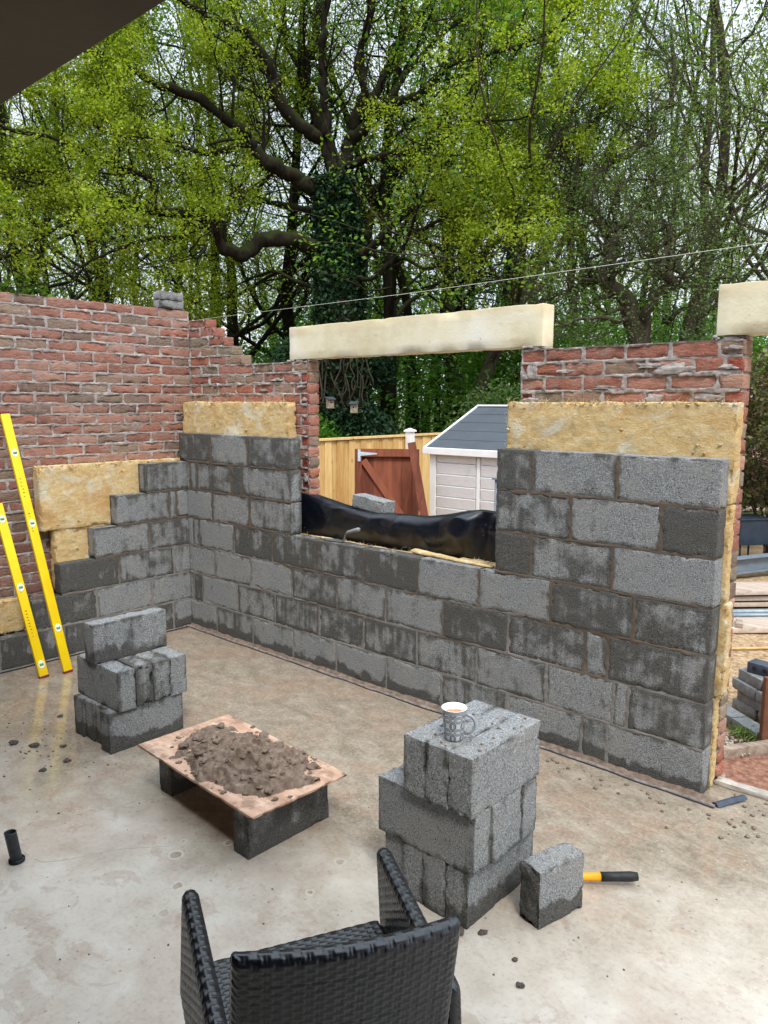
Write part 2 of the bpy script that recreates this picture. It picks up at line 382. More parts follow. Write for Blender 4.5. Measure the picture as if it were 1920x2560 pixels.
gran = t.noise(p, 55, 4, 0.75); col = t.mix(t.ss(gran, 0.42, 0.66, 0.0, 0.17), col, lin(214, 202, 184)); col = t.mix(t.ss(gran, 0.30, 0.47, 0.24, 0.0), col, lin(84, 70, 58))
hb = t.math('ADD', t.math('MULTIPLY', fine, 0.6), t.noise(p, 70, 3)); hb = t.math('ADD', hb, t.math('MULTIPLY', ring, t.math('MULTIPLY', reg, 1.2)))
bn = t.bump(hb, 0.05, 0.004); t.put(bn.node.inputs['Strength'], t.math('ADD', 0.012, t.math('MULTIPLY', pale, 0.06)))
M['slab'] = t.pbr(col, rough, bn, 0.65)
# soil
t = NT('garden_soil'); p = t.pos(); X = t.sep(p)
a = t.noise(p, 1.3, 5, 0.65); b = t.noise(p, 26, 4, 0.7)
near = t.ss(t.math('ADD', X[1], t.math('MULTIPLY', a, 0.6)), 1.2, 1.7)
col = t.mix(near, t.ramp(b, [(0.34, lin(112, 78, 64)), (0.52, lin(146, 106, 88)), (0.7, lin(172, 134, 114))]), t.ramp(b, [(0.34, lin(120, 96, 70)), (0.5, lin(164, 138, 106)), (0.7, lin(196, 172, 140))]))
wood = t.ss(X[1], 8.0, 13.0); col = t.mix(wood, col, t.ramp(t.noise(p, 5, 5), [(0.35, lin(52, 66, 30)), (0.6, lin(78, 82, 46)), (0.8, lin(96, 78, 54))]))
M['soil'] = t.pbr(col, 0.95, t.bump(t.math('ADD', b, t.noise(p, 90, 3)), 0.6, 0.02), 0.1)

def m_wood(name, c0, c1, sc=1.0, axis=2, rough=0.75, knots=True):
    t = NT(name); p = t.obj(); s = [9, 9, 9]; s[axis] = 0.9
    g = t.noise(t.map(p, tuple(x * sc for x in s)), 2.2, 5, 0.65, 0.8); isl = t.island()
    g = t.math('ADD', g, t.math('MULTIPLY', t.math('SUBTRACT', isl, 0.5), 0.45))
    col = t.ramp(g, [(0.25, c0), (0.75, c1)])
    if knots:
        s2 = [2, 2, 2]; s2[axis] = 1
        k = t.ss(t.vor(t.map(p, tuple(s2)), 3.5 * sc).outputs['Distance'], 0.06, 0.13, 0.8, 0.0); col = t.mix(k, col, tuple(x * 0.35 for x in c0[:3]) + (1,))
    return t.pbr(col, rough, t.bump(g, 0.2, 0.004), 0.3)
M['pine'] = m_wood('treated_pine', lin(186, 142, 84), lin(228, 194, 132))
M['redwood'] = m_wood('red_stained_timber', lin(90, 46, 31), lin(138, 79, 56), knots=False)
M['board'] = m_wood('old_timber', lin(126, 108, 92), lin(200, 184, 168), axis=0, knots=False)
t = NT('plywood'); p = t.pos(); a = t.noise(t.map(p, (2, 7, 1)), 3, 5, 0.65)
col = t.ramp(a, [(0.3, lin(172, 134, 110)), (0.55, lin(200, 166, 142)), (0.75, lin(224, 204, 184))]); col = t.mix(t.ss(t.noise(p, 9, 5, .7), 0.48, 0.62, 0, 0.7), col, lin(134, 108, 90))
M['ply'] = t.pbr(col, 0.75, t.bump(a, 0.15, 0.004), 0.3)
t = NT('wet_mortar'); p = t.pos()
col = t.ramp(t.noise(p, 30, 4, 0.65), [(0.3, lin(92, 77, 65)), (0.55, lin(126, 108, 93)), (0.75, lin(150, 132, 116))])
M['wetmortar'] = t.pbr(col, 0.75, t.bump(t.noise(p, 170, 4, 0.7), 0.5, 0.006), 0.35)
t = NT('black_plastic_sheet'); p = t.pos(); dust = t.ss(t.noise(p, 9, 5, 0.7), 0.56, 0.8, 0, 0.35)
M['dpc'] = t.pbr(t.mix(dust, lin(12, 18, 29), lin(78, 92, 114)), t.ss(t.noise(p, 6, 3), 0.3, 0.7, 0.24, 0.42), t.bump(t.noise(p, 16, 3), 0.12, 0.01), 0.6)
t = NT('yellow_paint'); p = t.pos(); sc = t.ss(t.noise(t.map(p, (3, 3, 1)), 24, 5, 0.75), 0.60, 0.72, 0, 0.5)
M['yellow'] = t.pbr(t.mix(sc, t.ramp(t.noise(p, 7, 3), [(0.3, lin(236, 196, 0)), (0.7, lin(246, 212, 6))]), lin(150, 128, 60)), t.math('ADD', 0.36, t.math('MULTIPLY', sc, 0.4)), t.bump(t.noise(p, 40, 3), 0.06, 0.004), 0.4)
M['orange'] = m_simple('orange_plastic', lin(240, 160, 30), 0.45, 20, 0.08, 0.05)
M['endcap'] = m_simple('red_rubber', lin(120, 30, 34), 0.6)
M['blackrub'] = m_simple('black_rubber', lin(34, 36, 38), 0.6, 40, 0.4, 0.3)
M['ink'] = m_simple('black_print', lin(58, 50, 20), 0.6, 10, 0.1, 0)
M['white'] = m_simple('white_plastic', lin(236, 236, 234), 0.5, 8, 0.05, 0.04)
M['vial'] = m_simple('green_vial', lin(112, 176, 96), 0.15, 10, 0.1, 0)
M['steel'] = m_simple('bright_steel', lin(178, 176, 172), 0.38, 25, 0.2, 0.1, 60, 0.5, 0.85)
M['zinc'] = m_simple('zinc_plate', lin(196, 208, 216), 0.45, 30, 0.15, 0.05, 60, 0.5, 0.4)
M['ltgrey'] = m_simple('painted_steel_grey', lin(112, 122, 132), 0.5, 10, 0.15, 0.08)
M['pipe'] = m_simple('galvanised_tube', lin(122, 134, 140), 0.42, 20, 0.2, 0.08, 60, 0.5, 0.3)
M['navy'] = m_simple('navy_enamel', lin(44, 56, 70), 0.4, 12, 0.2, 0.05)
M['rust'] = m_simple('rusty_plate', lin(112, 74, 54), 0.8, 14, 0.4, 0.3)
M['engbrick'] = m_simple('blue_grey_brick', lin(126, 129, 129), 0.75, 30, 0.25, 0.4, 90)
M['engdark'] = m_simple('dark_blue_brick', lin(66, 73, 85), 0.45, 30, 0.25, 0.3, 90)
M['string'] = m_simple('nylon_string', lin(214, 214, 200), 0.6, 10, 0.05, 0)
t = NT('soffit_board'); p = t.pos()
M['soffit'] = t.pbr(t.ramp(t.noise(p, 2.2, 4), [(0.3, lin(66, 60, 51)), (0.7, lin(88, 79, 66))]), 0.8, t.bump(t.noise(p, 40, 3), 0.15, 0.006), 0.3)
M['plaster'] = m_simple('house_plaster', lin(92, 88, 82), 0.9)
# shed
t = NT('shed_plastic'); p = t.pos(); a = t.noise(t.map(p, (3, 3, 24)), 4, 4, 0.6)
dirt = t.ss(t.noise(t.map(p, (3, 3, 1)), 2.2, 5, 0.7), 0.5, 0.75, 0, 0.35)
M['shedwall'] = t.pbr(t.mix(dirt, t.ramp(a, [(0.3, lin(208, 206, 206)), (0.7, lin(222, 221, 221))]), lin(182, 177, 170)), 0.55, t.bump(a, 0.12, 0.004), 0.35)
M['shedroof'] = m_simple('shed_roof_grey', lin(72, 78, 85), 0.55, 5, 0.12, 0.15, 80)
M['cupin'] = m_simple('white_glaze', lin(240, 238, 234), 0.15, 8, 0.02, 0)
M['tea'] = m_simple('milky_tea', lin(190, 122, 80), 0.1, 8, 0.04, 0)
M['cupgrey'] = m_simple('grey_glaze', lin(150, 156, 162), 0.18, 8, 0.03, 0)
t = NT('patterned_glaze'); o = t.sep(t.obj())
ang = t.math('ARCTAN2', o[1], o[0])
ca = t.math('COSINE', t.math('MULTIPLY', ang, 6.0)); cz = t.math('COSINE', t.math('MULTIPLY', t.math('ADD', o[2], -0.012), 2 * math.pi / 0.0462))
f1 = t.math('ADD', ca, cz); f2 = t.math('MULTIPLY', t.math('MULTIPLY', ca, cz), 0.9)
f = t.math('ADD', f1, t.math('MULTIPLY', t.math('SUBTRACT', t.math('COSINE', t.math('MULTIPLY', ang, 12.0)), t.math('COSINE', t.math('MULTIPLY', t.math('ADD', o[2], -0.012), 4 * math.pi / 0.0462))), 0.28))
ln = t.ss(t.math('ABSOLUTE', f), 0.10, 0.26, 1.0, 0.0); ln2 = t.ss(t.math('ABSOLUTE', t.math('SUBTRACT', t.math('ABSOLUTE', f), 1.15)), 0.06, 0.18, 1.0, 0.0)
dot = t.ss(t.math('ABSOLUTE', f), 1.75, 1.9)
lnm = t.math('MAXIMUM', ln, t.math('MAXIMUM', t.math('MULTIPLY', ln2, 0.8), dot))
colp = t.mix(lnm, t.mix(t.ss(f, -0.2, 0.2), lin(128, 133, 138), lin(98, 103, 109)), lin(196, 200, 203))
inz = t.math('MULTIPLY', t.ss(o[2], 0.002, 0.004), t.ss(o[2], 0.098, 0.1, 1.0, 0.0))
M['cuppat'] = t.pbr(t.mix(inz, lin(146, 152, 158), colp), 0.2, None, 0.5)
# weave
t = NT('black_rattan'); p = t.pos()
M['rattan'] = t.pbr(t.ramp(t.noise(p, 60, 3), [(0.3, lin(8, 11, 17)), (0.7, lin(16, 21, 30))]), t.ss(t.noise(p, 90, 2), 0.3, 0.7, 0.27, 0.42), None, 0.75)
# bark and leaves
def m_bark(name, c0, c1, moss=0.5, mosscol=(70, 80, 30)):
    t = NT(name); p = t.pos(); g = t.n('ShaderNodeNewGeometry'); nz = t.sep(g.outputs['Normal'])[2]
    a = t.noise(t.map(p, (9, 9, 2.5)), 2, 5, 0.65)
    col = t.ramp(a, [(0.3, c0), (0.7, c1)])
    if moss: col = t.mix(t.math('MULTIPLY', t.ss(t.math('ADD', nz, t.math('MULTIPLY', t.noise(p, 4, 3), 0.9)), 0.45, 1.1), moss), col, lin(*mosscol))
    return t.pbr(col, 0.95, t.bump(a, 0.6, 0.03), 0.15)
def m_leaf(name, cols, trans=0.4, big=0.5):
    t = NT(name); i = t.island(); p = t.pos()
    v = t.math('ADD', t.math('MULTIPLY', i, 0.6), t.math('MULTIPLY', t.noise(p, big, 3), 0.5))
    col = t.ramp(v, [(0.2 + 0.62 * k / max(1, len(cols) - 1), c) for k, c in enumerate(cols)])
    b = t.n('ShaderNodeBsdfPrincipled'); t.L(col, b.inputs['Base Color']); b.inputs['Roughness'].default_value = 0.55; b.inputs['Specular IOR Level'].default_value = 0.3
    tr = t.n('ShaderNodeBsdfTranslucent'); t.L(t.mix(1.0, col, (1.20, 1.2, 0.60, 1), 'MULTIPLY'), tr.inputs[0])
    mx = t.n('ShaderNodeMixShader'); mx.inputs[0].default_value = trans; t.L(b.outputs[0], mx.inputs[1]); t.L(tr.outputs[0], mx.inputs[2])
    t.L(mx.outputs[0], t.out.inputs[0]); return t.m
M['oakbark'] = m_bark('oak_bark', lin(22, 20, 16), lin(46, 41, 32), 0.6, (50, 58, 22))
M['palebark'] = m_bark('pale_bark', lin(46, 42, 36), lin(88, 79, 67), 0.35)
M['darkbark'] = m_bark('dark_bark', lin(22, 21, 16), lin(48, 45, 35), 0.5)
M['oakleaf'] = m_leaf('oak_leaf', [lin(84, 107, 28), lin(117, 142, 36), lin(150, 171, 48), lin(178, 191, 74)], 0.5)
M['midleaf'] = m_leaf('mid_leaf', [lin(58, 92, 30), lin(94, 132, 40), lin(132, 164, 54)], 0.42)
M['deepleaf'] = m_leaf('deep_leaf', [lin(46, 80, 28), lin(74, 120, 36), lin(104, 152, 48)], 0.42)
M['greyleaf'] = m_leaf('budding_leaf', [lin(94, 114, 56), lin(120, 144, 70), lin(150, 170, 92)], 0.44)
M['hawleaf'] = m_leaf('hawthorn_leaf', [lin(64, 92, 48), lin(92, 122, 64), lin(124, 150, 90)], 0.40)
M['ivyleaf'] = m_leaf('ivy_leaf', [lin(20, 42, 26), lin(32, 60, 36), lin(52, 84, 50)], 0.12, 2.0)
M['redleaf'] = m_leaf('bronze_leaf', [lin(54, 50, 34), lin(76, 84, 46), lin(104, 82, 66), lin(118, 124, 72)], 0.3, 3.0)
M['petal'] = m_leaf('pink_petal', [lin(206, 120, 150), lin(232, 168, 190), lin(246, 214, 222)], 0.3, 3.0)
M['grass'] = m_leaf('grass_blade', [lin(74, 96, 50), lin(116, 140, 80), lin(150, 168, 104)], 0.3, 3.0)

# ================================================================== THE SETTING
# ground: one sheet to the horizon, a little lower than the slab
xs = np.unique(np.concatenate([np.linspace(-260, -14, 24), np.linspace(-14, 12, 131), np.linspace(12, 260, 24)]))
ys = np.unique(np.concatenate([np.linspace(-120, -1, 14), np.linspace(-1, 16, 120), np.linspace(16, 300, 26)]))
X, Y = np.meshgrid(xs, ys, indexing='ij'); P = np.stack([X.ravel(), Y.ravel(), 0 * X.ravel()], 1)
Z = -0.10 - 0.2 * np.clip((Y - 4) / 6, 0, 1) - 0.1 * np.clip((2.5 - X) / 6, 0, 1)
Z = Z + ((fbm(P, 1.1, 3, 3) - 0.5) * 0.05 + (fbm(P, 6, 2, 4) - 0.5) * 0.025).reshape(X.shape) * np.clip((Y - 0.2) / 0.5, 0, 1)
mb = MB(); gridmesh(mb, X, Y, Z); tag(mb.build('soil_ground', M['soil']), kind='structure')
# slab
mb = MB(); span(mb, (-0.31, -7.2, -0.16), (9, 0.185, 0.0), r=0.004); span(mb, (-0.31, 0.187, -0.16), (4.13, 0.31, -0.002), r=0.004)
tag(mb.build('concrete_floor', M['slab'], smooth=False), kind='structure')

# house behind the camera: its opening's soffit crosses the top left corner
h = thing('house', 'dark underside of the house opening overhead at the upper left', 'house', (4, -4.5, 0))
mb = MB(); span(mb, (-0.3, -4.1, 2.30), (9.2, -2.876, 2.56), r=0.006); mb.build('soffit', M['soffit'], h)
mb = MB(); span(mb, (-0.3, -3.15, 2.563), (9.2, -2.88, 3.3), r=0.01); span(mb, (-0.3, -7.3, 0.002), (9.2, -7.2, 2.6)); span(mb, (-0.62, -7.3, 0.0), (-0.303, -2.88, 3.3)); span(mb, (9.05, -7.2, 0.002), (9.2, -4.2, 2.295))
mb.build('wall', M['plaster'], h)
mb = MB(); span(mb, (-0.3, -7.2, 2.42), (9.2, -4.103, 2.55)); mb.build('ceiling', M['plaster'], h)

# ------------------------------------------------------------------ brick leaf
BR = [(lambda c: (c[0], c[1] * 1.02, c[2] * .90, 1))(c) for c in [lin(152, 92, 80), lin(160, 106, 94), lin(146, 86, 74), lin(168, 122, 110), lin(140, 112, 99), lin(126, 112, 100), lin(164, 94, 76), lin(116, 94, 86), lin(150, 128, 114), lin(98, 88, 84)]]
BW = np.array([5, 5, 4, 4, 2.5, 1.8, 2, 2, 1.5, 0.8]); BW = BW / BW.sum()
DULL = 0.0
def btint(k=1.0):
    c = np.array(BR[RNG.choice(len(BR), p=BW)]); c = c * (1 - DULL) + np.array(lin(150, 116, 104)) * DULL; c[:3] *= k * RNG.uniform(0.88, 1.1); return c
RAW = lin(160, 64, 42)
def brick_run(mb, org, ax, nrm, u0, u1, z, stretch_off, seed0, dim=1.0, raw0=False, raw1=False):
    """one course from u0 to u1 along ax; the inner face lies on the plane through org; the leaf goes back along -nrm"""
    ax = np.array(ax, float); nrm = np.array(nrm, float)
    js = [u0] + [u for u in np.arange(math.floor(u0 / 0.225) * 0.225 + stretch_off, u1, 0.225) if u0 + 0.05 < u < u1 - 0.05] + [u1]
    if raw0: js = [u0, u0 + .085] + [j for j in js if j > u0 + .14]
    if raw1: js = [j for j in js if j < u1 - .14] + [u1 - .085, u1]
    rot = axes(ax, -nrm, (0, 0, 1)) if np.linalg.det(axes(ax, -nrm, (0, 0, 1))) > 0 else axes(-ax, -nrm, (0, 0, 1))
    out = []
    for i in range(len(js) - 1):
        a = js[i] + (0.005 if i else 0); b = js[i + 1] - (0.005 if i < len(js) - 2 else 0)
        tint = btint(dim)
        if (raw0 and i == 0) or (raw1 and i == len(js) - 2): tint = np.array(RAW) * np.array([RNG.uniform(.7, 1.1)] * 3 + [1])
        c = np.array(org) + ax * ((a + b) / 2) - nrm * (0.05125 + RNG.uniform(-0.002, 0.003)) + np.array([0, 0, z + 0.0325 + RNG.uniform(-.0015, .0015)])
        if tint[1] / tint[0] < .25:     # a cut brick: its raw red inside shows on the inner face only
            rbox(mb, c + nrm * 0.044, (b - a - .006, 0.010, 0.058), rot, seg=0.012, r=0.004, amp=0.005, nsc=50, chip=0.008, seed=int(seed0) % 991, tint=tint); tint = btint(dim)
            rbox(mb, c - nrm * 0.006, (b - a, 0.0905, 0.065), rot, seg=0.02, r=0.004, amp=0.0019, nsc=55, chip=0.006, seed=int(seed0 + i * 13) % 997, tint=tint); continue
        rbox(mb, c, (b - a, 0.1025, 0.065), rot, seg=0.02, r=0.004, amp=0.0019, nsc=55, chip=0.006, seed=int(seed0 + i * 13) % 997, mat=0, tint=tint, faces='xXyYzZ')
        out.append(b)
    return js

def mortar_sheet(mb, org, ax, nrm, u0, u1, z0, z1, pitch, joints, inside, step, wmin, wvar, proud, mat, seed, sink=0.018, jw=0.005):
    ax = np.array(ax, float); nrm = np.array(nrm, float)
    us = np.arange(u0, u1 + step * 0.5, step); zs = np.arange(z0, z1 + step * 0.5, step)
    U, Zz = np.meshgrid(us, zs, indexing='ij'); Pn = np.stack([U.ravel(), Zz.ravel(), np.full(U.size, seed * 1.7)], 1)
    n1 = fbm(Pn * [1, 1.6, 1], 14, 3, seed).reshape(U.shape); n2 = fbm(Pn, 38, 3, seed + 9).reshape(U.shape); n3 = fbm(Pn * [1, 2.5, 1], 7, 2, seed + 3).reshape(U.shape)
    wob = (fbm(Pn, 9, 2, seed + 21).reshape(U.shape) - 0.5) * 0.008
    zb = (Zz + wob) / pitch; dz = np.abs(zb - np.round(zb)) * pitch
    # squeezed-out mortar hangs below a bed joint more than above it
    below = (zb - np.round(zb)) < 0
    dz = np.where(below, dz, dz * 1.3)
    c = np.floor(Zz / pitch).astype(int); du = np.full(U.shape, 9.0)
    for ci in np.unique(c):
        m = c == ci; J = np.array(joints(ci))
        if len(J): du[m] = np.abs(U[m][:, None] - J[None]).min(1)
    du = du + wob * 0.7
    d = np.minimum(dz, du)
    w = wmin + wvar * np.clip(n1 * 1.7 - 0.45, 0, 1)
    tt = np.clip((w - d) / 0.006, -1, 1)
    H = np.where(tt > 0, 0, tt * sink) + (tt > 0) * (-0.0015 + proud * np.clip(n3 * 2.2 - 0.7, 0, 1) * n2 * 2) - 0.0012 + (n2 - 0.5) * 0.003
    Pw = np.array(org)[None, None] + U[..., None] * ax + H[..., None] * nrm; Pw[..., 2] += Zz
    keep = np.array(inside((U[:-1, :-1] + step / 2), (Zz[:-1, :-1] + step / 2)))
    flip = np.cross(ax, [0, 0, 1]) @ nrm < 0
    gridmesh(mb, Pw[..., 0], Pw[..., 1], Pw[..., 2], mat, keep, flip)

# left brick wall: plane x = -0.2, runs along y
wl_ = thing('brick_wall', 'tall red brick side wall at left with squeezed out grey mortar', 'brick wall', (-0.25, -1.3, 0))
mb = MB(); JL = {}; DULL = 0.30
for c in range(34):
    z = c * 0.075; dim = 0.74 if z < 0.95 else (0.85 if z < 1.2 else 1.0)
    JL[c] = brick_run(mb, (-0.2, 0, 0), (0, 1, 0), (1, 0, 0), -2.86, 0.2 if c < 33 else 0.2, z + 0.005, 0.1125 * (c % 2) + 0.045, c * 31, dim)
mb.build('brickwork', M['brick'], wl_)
mb = MB(); span(mb, (-0.295, -2.85, 0), (-0.207, 0.195, 2.54), r=0.004)
mortar_sheet(mb, (-0.2, 0, 0), (0, 1, 0), (1, 0, 0), -2.84, 0.2, 0.01, 2.545, 0.075, lambda c: JL.get(c, []), lambda u, z: z < 2.54, 0.005, 0.0055, 0.012, 0.009, 0, 3)
mb.build('mortar', M['mortar'], wl_)
# rear brick wall: plane y = 0.2, runs along x, with the opening and the stepped end
wr_ = thing('brick_wall', 'rear red brick wall with stepped end, window opening and right hand pier', 'brick wall', (1.9, 0.25, 0))
steps = {32: 0.04, 31: 0.15, 30: 0.26, 29: 0.37, 28: 0.48}
def rear_inside(u, z):
    ok = (z < 1.05) & (u < 4.115); ok |= (z < 2.1) & ((u < 1.232) | ((u > 2.965) & (u < 4.115)))
    for c, x in steps.items(): ok |= (z < (c + 1) * 0.075 - 0.008) & (z > 2.0) & (u < x - 0.004)
    return ok
mb = MB(); JR = {}; DULL = 0.0
for c in range(33):
    z = c * 0.075; o = 0.1125 * (c % 2) + 0.07
    kk = dict(dim=1.1)
    A = lambda a, b, **k: brick_run(mb, (0, 0.2, 0), (1, 0, 0), (0, -1, 0), a, b, z + 0.005, o, c * 57 + int(a * 10), **kk, **k)
    if c < 14: JR[c] = A(-0.197, 4.12)
    elif c < 28: JR[c] = A(-0.197, 1.235, raw1=c % 2 == 0) + A(2.96, 4.12, raw0=c % 2 == 0, raw1=c % 2 == 0)
    else: JR[c] = A(-0.197, steps[c])
mb.build('brickwork', M['brick'], wr_)
mb = MB(); span(mb, (-0.19, 0.207, 0), (4.112, 0.295, 1.045), r=0.003); span(mb, (-0.19, 0.207, 1.0), (1.228, 0.294, 2.095), r=0.003); span(mb, (2.968, 0.207, 1.0), (4.112, 0.294, 2.095), r=0.003)
for c, x in steps.items(): span(mb, (-0.19, 0.208, 2.05 + 0.001 * c), (x - 0.007, 0.293, (c + 1) * 0.075 - 0.008), r=0.003)
mortar_sheet(mb, (0, 0.2, 0), (1, 0, 0), (0, -1, 0), -0.195, 4.112, 0.9, 2.47, 0.075, lambda c: JR.get(c, []), rear_inside, 0.005, 0.006, 0.014, 0.013, 0, 5)
mb.build('mortar', M['mortar'], wr_)
mb = MB()
for i, (x, z, w, hh_) in enumerate([(1.2, 1.27, .035, .05), (1.21, 1.44, .03, .025), (1.19, 1.60, .03, .02), (1.2, 1.83, .04, .022), (1.16, 1.92, .06, .02), (3.02, 1.965, .035, .05), (3.0, 1.87, .03, .022), (3.03, 1.83, .05, .016), (4.05, 1.975, .045, .016), (4.07, 2.06, .05, .014), (3.80, 1.965, .10, .034), (3.68, 1.99, .07, .016), (3.72, 1.835, .05, .03), (3.98, 1.835, .07, .024), (3.22, 1.975, .06, .014), (3.45, 1.89, .07, .014), (.9, 1.975, .08, .02), (.75, 1.90, .07, .016)]):
    q = MB(); lump(q, (0, 0, 0), 1.0, i + 7, 0, 1.0, .75, 14); V = q.V[0]; V[:, 2] -= .5; e_ = vn(V * [2.5, 1, 2.5], 1.3, i)
    V = V * [w * (.6 if x < 1.3 else .8), .008, hh_ * (.7 if x < 1.3 else .8)] * (.6 + .8 * e_)[:, None]; mb.add(V + [x, .197, z], q.F[0])
for x0_, x1_ in ((1.03, 1.236), (2.962, 3.10), (3.97, 4.12)):
    span(mb, (x0_, .203, 2.097), (x1_, .298, 2.1125), r=.003, seg=.01, amp=.003, chip=.006)
    for k in range(5): lump(mb, (RNG.uniform(x0_, x0_ + .06), .197, 2.096 + RNG.uniform(0, .012)), RNG.uniform(.006, .014), k, 0, .8, .6, 7)
mb.build('mortar_snot', M['mortar'], wr_)

# ------------------------------------------------------------------ block leaf
def wetof(d, default): return d if d is not None else default
def block_wall(parent, org, ax, nrm, rows, wets, seed):
    mb = MB(); ax = np.array(ax, float); nrm = np.array(nrm, float)
    rot = axes(ax, -nrm, (0, 0, 1)) if np.linalg.det(axes(ax, -nrm, (0, 0, 1))) > 0 else axes(-ax, -nrm, (0, 0, 1))
    for c, parts in rows.items():
        i = 0
        for js in parts:
            for a, b in zip(js[:-1], js[1:]):
                a2 = a + (0.0055 if a != js[0] else 0); b2 = b - (0.0055 if b != js[-1] else 0)
                wet = wets.get((c, i), RNG.uniform(0.15, 0.5))
                cc = np.array(org) + ax * (a2 + b2) / 2 - nrm * (0.05 + RNG.uniform(-.001, .002)) + np.array([0, 0, (c - 1) * 0.225 + 0.005 + 0.1075])
                rbox(mb, cc, (b2 - a2, 0.1, 0.215), rot, seg=0.016, r=0.004, amp=0.0018, nsc=55, chip=0.004, seed=seed + c * 19 + i * 7, blk=(wet, 0.8 if c == 1 else 0.0))
                i += 1
    return mb.build('blockwork', M['block'], parent)

bl = thing('block_wall', 'grey concrete block side wall at left rising in steps to the corner', 'block wall', (-0.05, -1, 0))
LROW = {1: [[-2.85, -2.41, -1.96, -1.51, -1.06, -.61, -.161, 0.1]], 2: [[-1.277, -.801, -.342, .1]], 3: [[-1.064, -.615, -.141, -.077, .1]], 4: [[-.80, -.348, .1]], 5: [[-.613, -.163, -.1, .1]], 6: [[-.366, .1]]}
LWET = {(1, 2): .7, (1, 3): .62, (1, 4): .6, (1, 5): .45, (1, 6): .2, (2, 0): .72, (2, 1): .12, (2, 2): .2, (3, 0): .78, (3, 1): .38, (3, 2): .1, (3, 3): .1, (4, 0): .3, (4, 1): .42, (5, 0): .32, (5, 1): .2, (5, 2): .2, (6, 0): .45}
block_wall(bl, (0, 0, 0), (0, 1, 0), (1, 0, 0), LROW, LWET, 100)
mb = MB()
lend = {1: -2.85, 2: -1.277, 3: -1.064, 4: -.8, 5: -.613, 6: -.366}
for c, y in lend.items(): span(mb, (-0.095 + .0003 * c, y + 0.006, 0.225 * (c - 1)), (-0.0035 - .0003 * c, 0.0, 0.225 * c - (0.006 if c < 6 else .008)), r=0.002)
def lin_(u, z):
    ok = np.zeros(u.shape, bool)
    for c, y in lend.items(): ok |= (u > y + 0.006) & (z < 0.225 * c - 0.006) & (z > 0.225 * (c - 1) - 0.007) & (u < 0.0)
    return ok
mortar_sheet(mb, (0, 0, 0), (0, 1, 0), (1, 0, 0), -2.84, 0, 0.0, 1.345, 0.225, lambda c: [j for js in LROW.get(c + 1, []) for j in js[1:-1]], lin_, 0.0055, 0.0055, 0.012, 0.003, 0, 7, sink=0.01)
mb.build('mortar', M['bmortar'], bl)

bw = thing('block_wall', 'long grey concrete block wall with damp stains below the window opening', 'block wall', (2, 0.05, 0))
XE = 4.119
RROW = {1: [[0, .357, .809, 1.266, 1.701, 2.154, 2.596, 3.052, 3.507, 3.647, XE]], 2: [[0, .06, .176, .628, 1.072, 1.538, 1.955, 2.402, 2.844, 3.291, 3.67, 3.746, XE]],
        3: [[0, .356, .799, 1.257, 1.712, 2.147, 2.598, 3.046, 3.508, 3.632, XE]], 4: [[0, .07, .152, .602, 1.052, 1.502, 1.952, 2.402, 2.852, 3.302, 3.752, XE]],
        5: [[0, .333, .79, 1.26], [2.95, 3.176, 3.635, XE]], 6: [[0, .05, .142, .596, .711, 1.26], [2.95, 3.4, 3.863, XE]], 7: [[-0.1, .328, .787, 1.26], [2.95, 3.17, 3.637, XE]]}
RWET = {(7, 0): .62, (7, 1): .22, (7, 2): .52, (7, 3): .62, (7, 4): .22, (7, 5): .10, (6, 0): .15, (6, 1): .2, (6, 2): .45, (6, 3): .95, (6, 4): .36, (6, 5): .42, (6, 6): .2, (6, 7): .85,
        (5, 0): .02, (5, 1): .2, (5, 2): .4, (5, 3): .85, (5, 4): .38, (5, 5): .0,
        (4, 0): .2, (4, 1): .2, (4, 2): .12, (4, 3): .66, (4, 4): .62, (4, 5): .55, (4, 6): .66, (4, 7): .2, (4, 8): .12, (4, 9): .60, (4, 10): .56,
        (3, 0): .1, (3, 1): .15, (3, 2): .1, (3, 3): .55, (3, 4): .3, (3, 5): .25, (3, 6): .68, (3, 7): .52, (3, 8): .3, (3, 9): .55,
        (2, 0): .2, (2, 1): .5, (2, 2): .05, (2, 3): .42, (2, 4): .5, (2, 5): .55, (2, 6): .55, (2, 7): .36, (2, 8): .3, (2, 9): .12, (2, 10): .12, (2, 11): .45,
        (1, 0): .15, (1, 1): .42, (1, 2): .15, (1, 3): .15, (1, 4): .1, (1, 5): .12, (1, 6): .42, (1, 7): .1, (1, 8): .3, (1, 9): .12}
block_wall(bw, (0, 0, 0), (1, 0, 0), (0, -1, 0), RROW, RWET, 300)
mb = MB(); span(mb, (0.002, 0.0035, 0), (XE - 0.006, 0.095, 0.888), r=0.002); span(mb, (0.002, 0.004, 0.87), (1.254, 0.0945, 1.565), r=0.002); span(mb, (2.956, 0.004, 0.87), (XE - 0.006, 0.0945, 1.565), r=0.002)
def rin(u, z): return ((z < 0.888) | ((z < 1.564) & ((u < 1.254) | (u > 2.956)))) & (u > 0.001) & (u < XE - 0.005)
mortar_sheet(mb, (0, 0, 0), (1, 0, 0), (0, -1, 0), 0.0, XE, 0.0, 1.57, 0.225, lambda c: [j for js in RROW.get(c + 1, []) for j in js[1:-1]], rin, 0.0055, 0.0055, 0.012, 0.004, 0, 9, sink=0.01)
mb.build('mortar', M['bmortar'], bw)

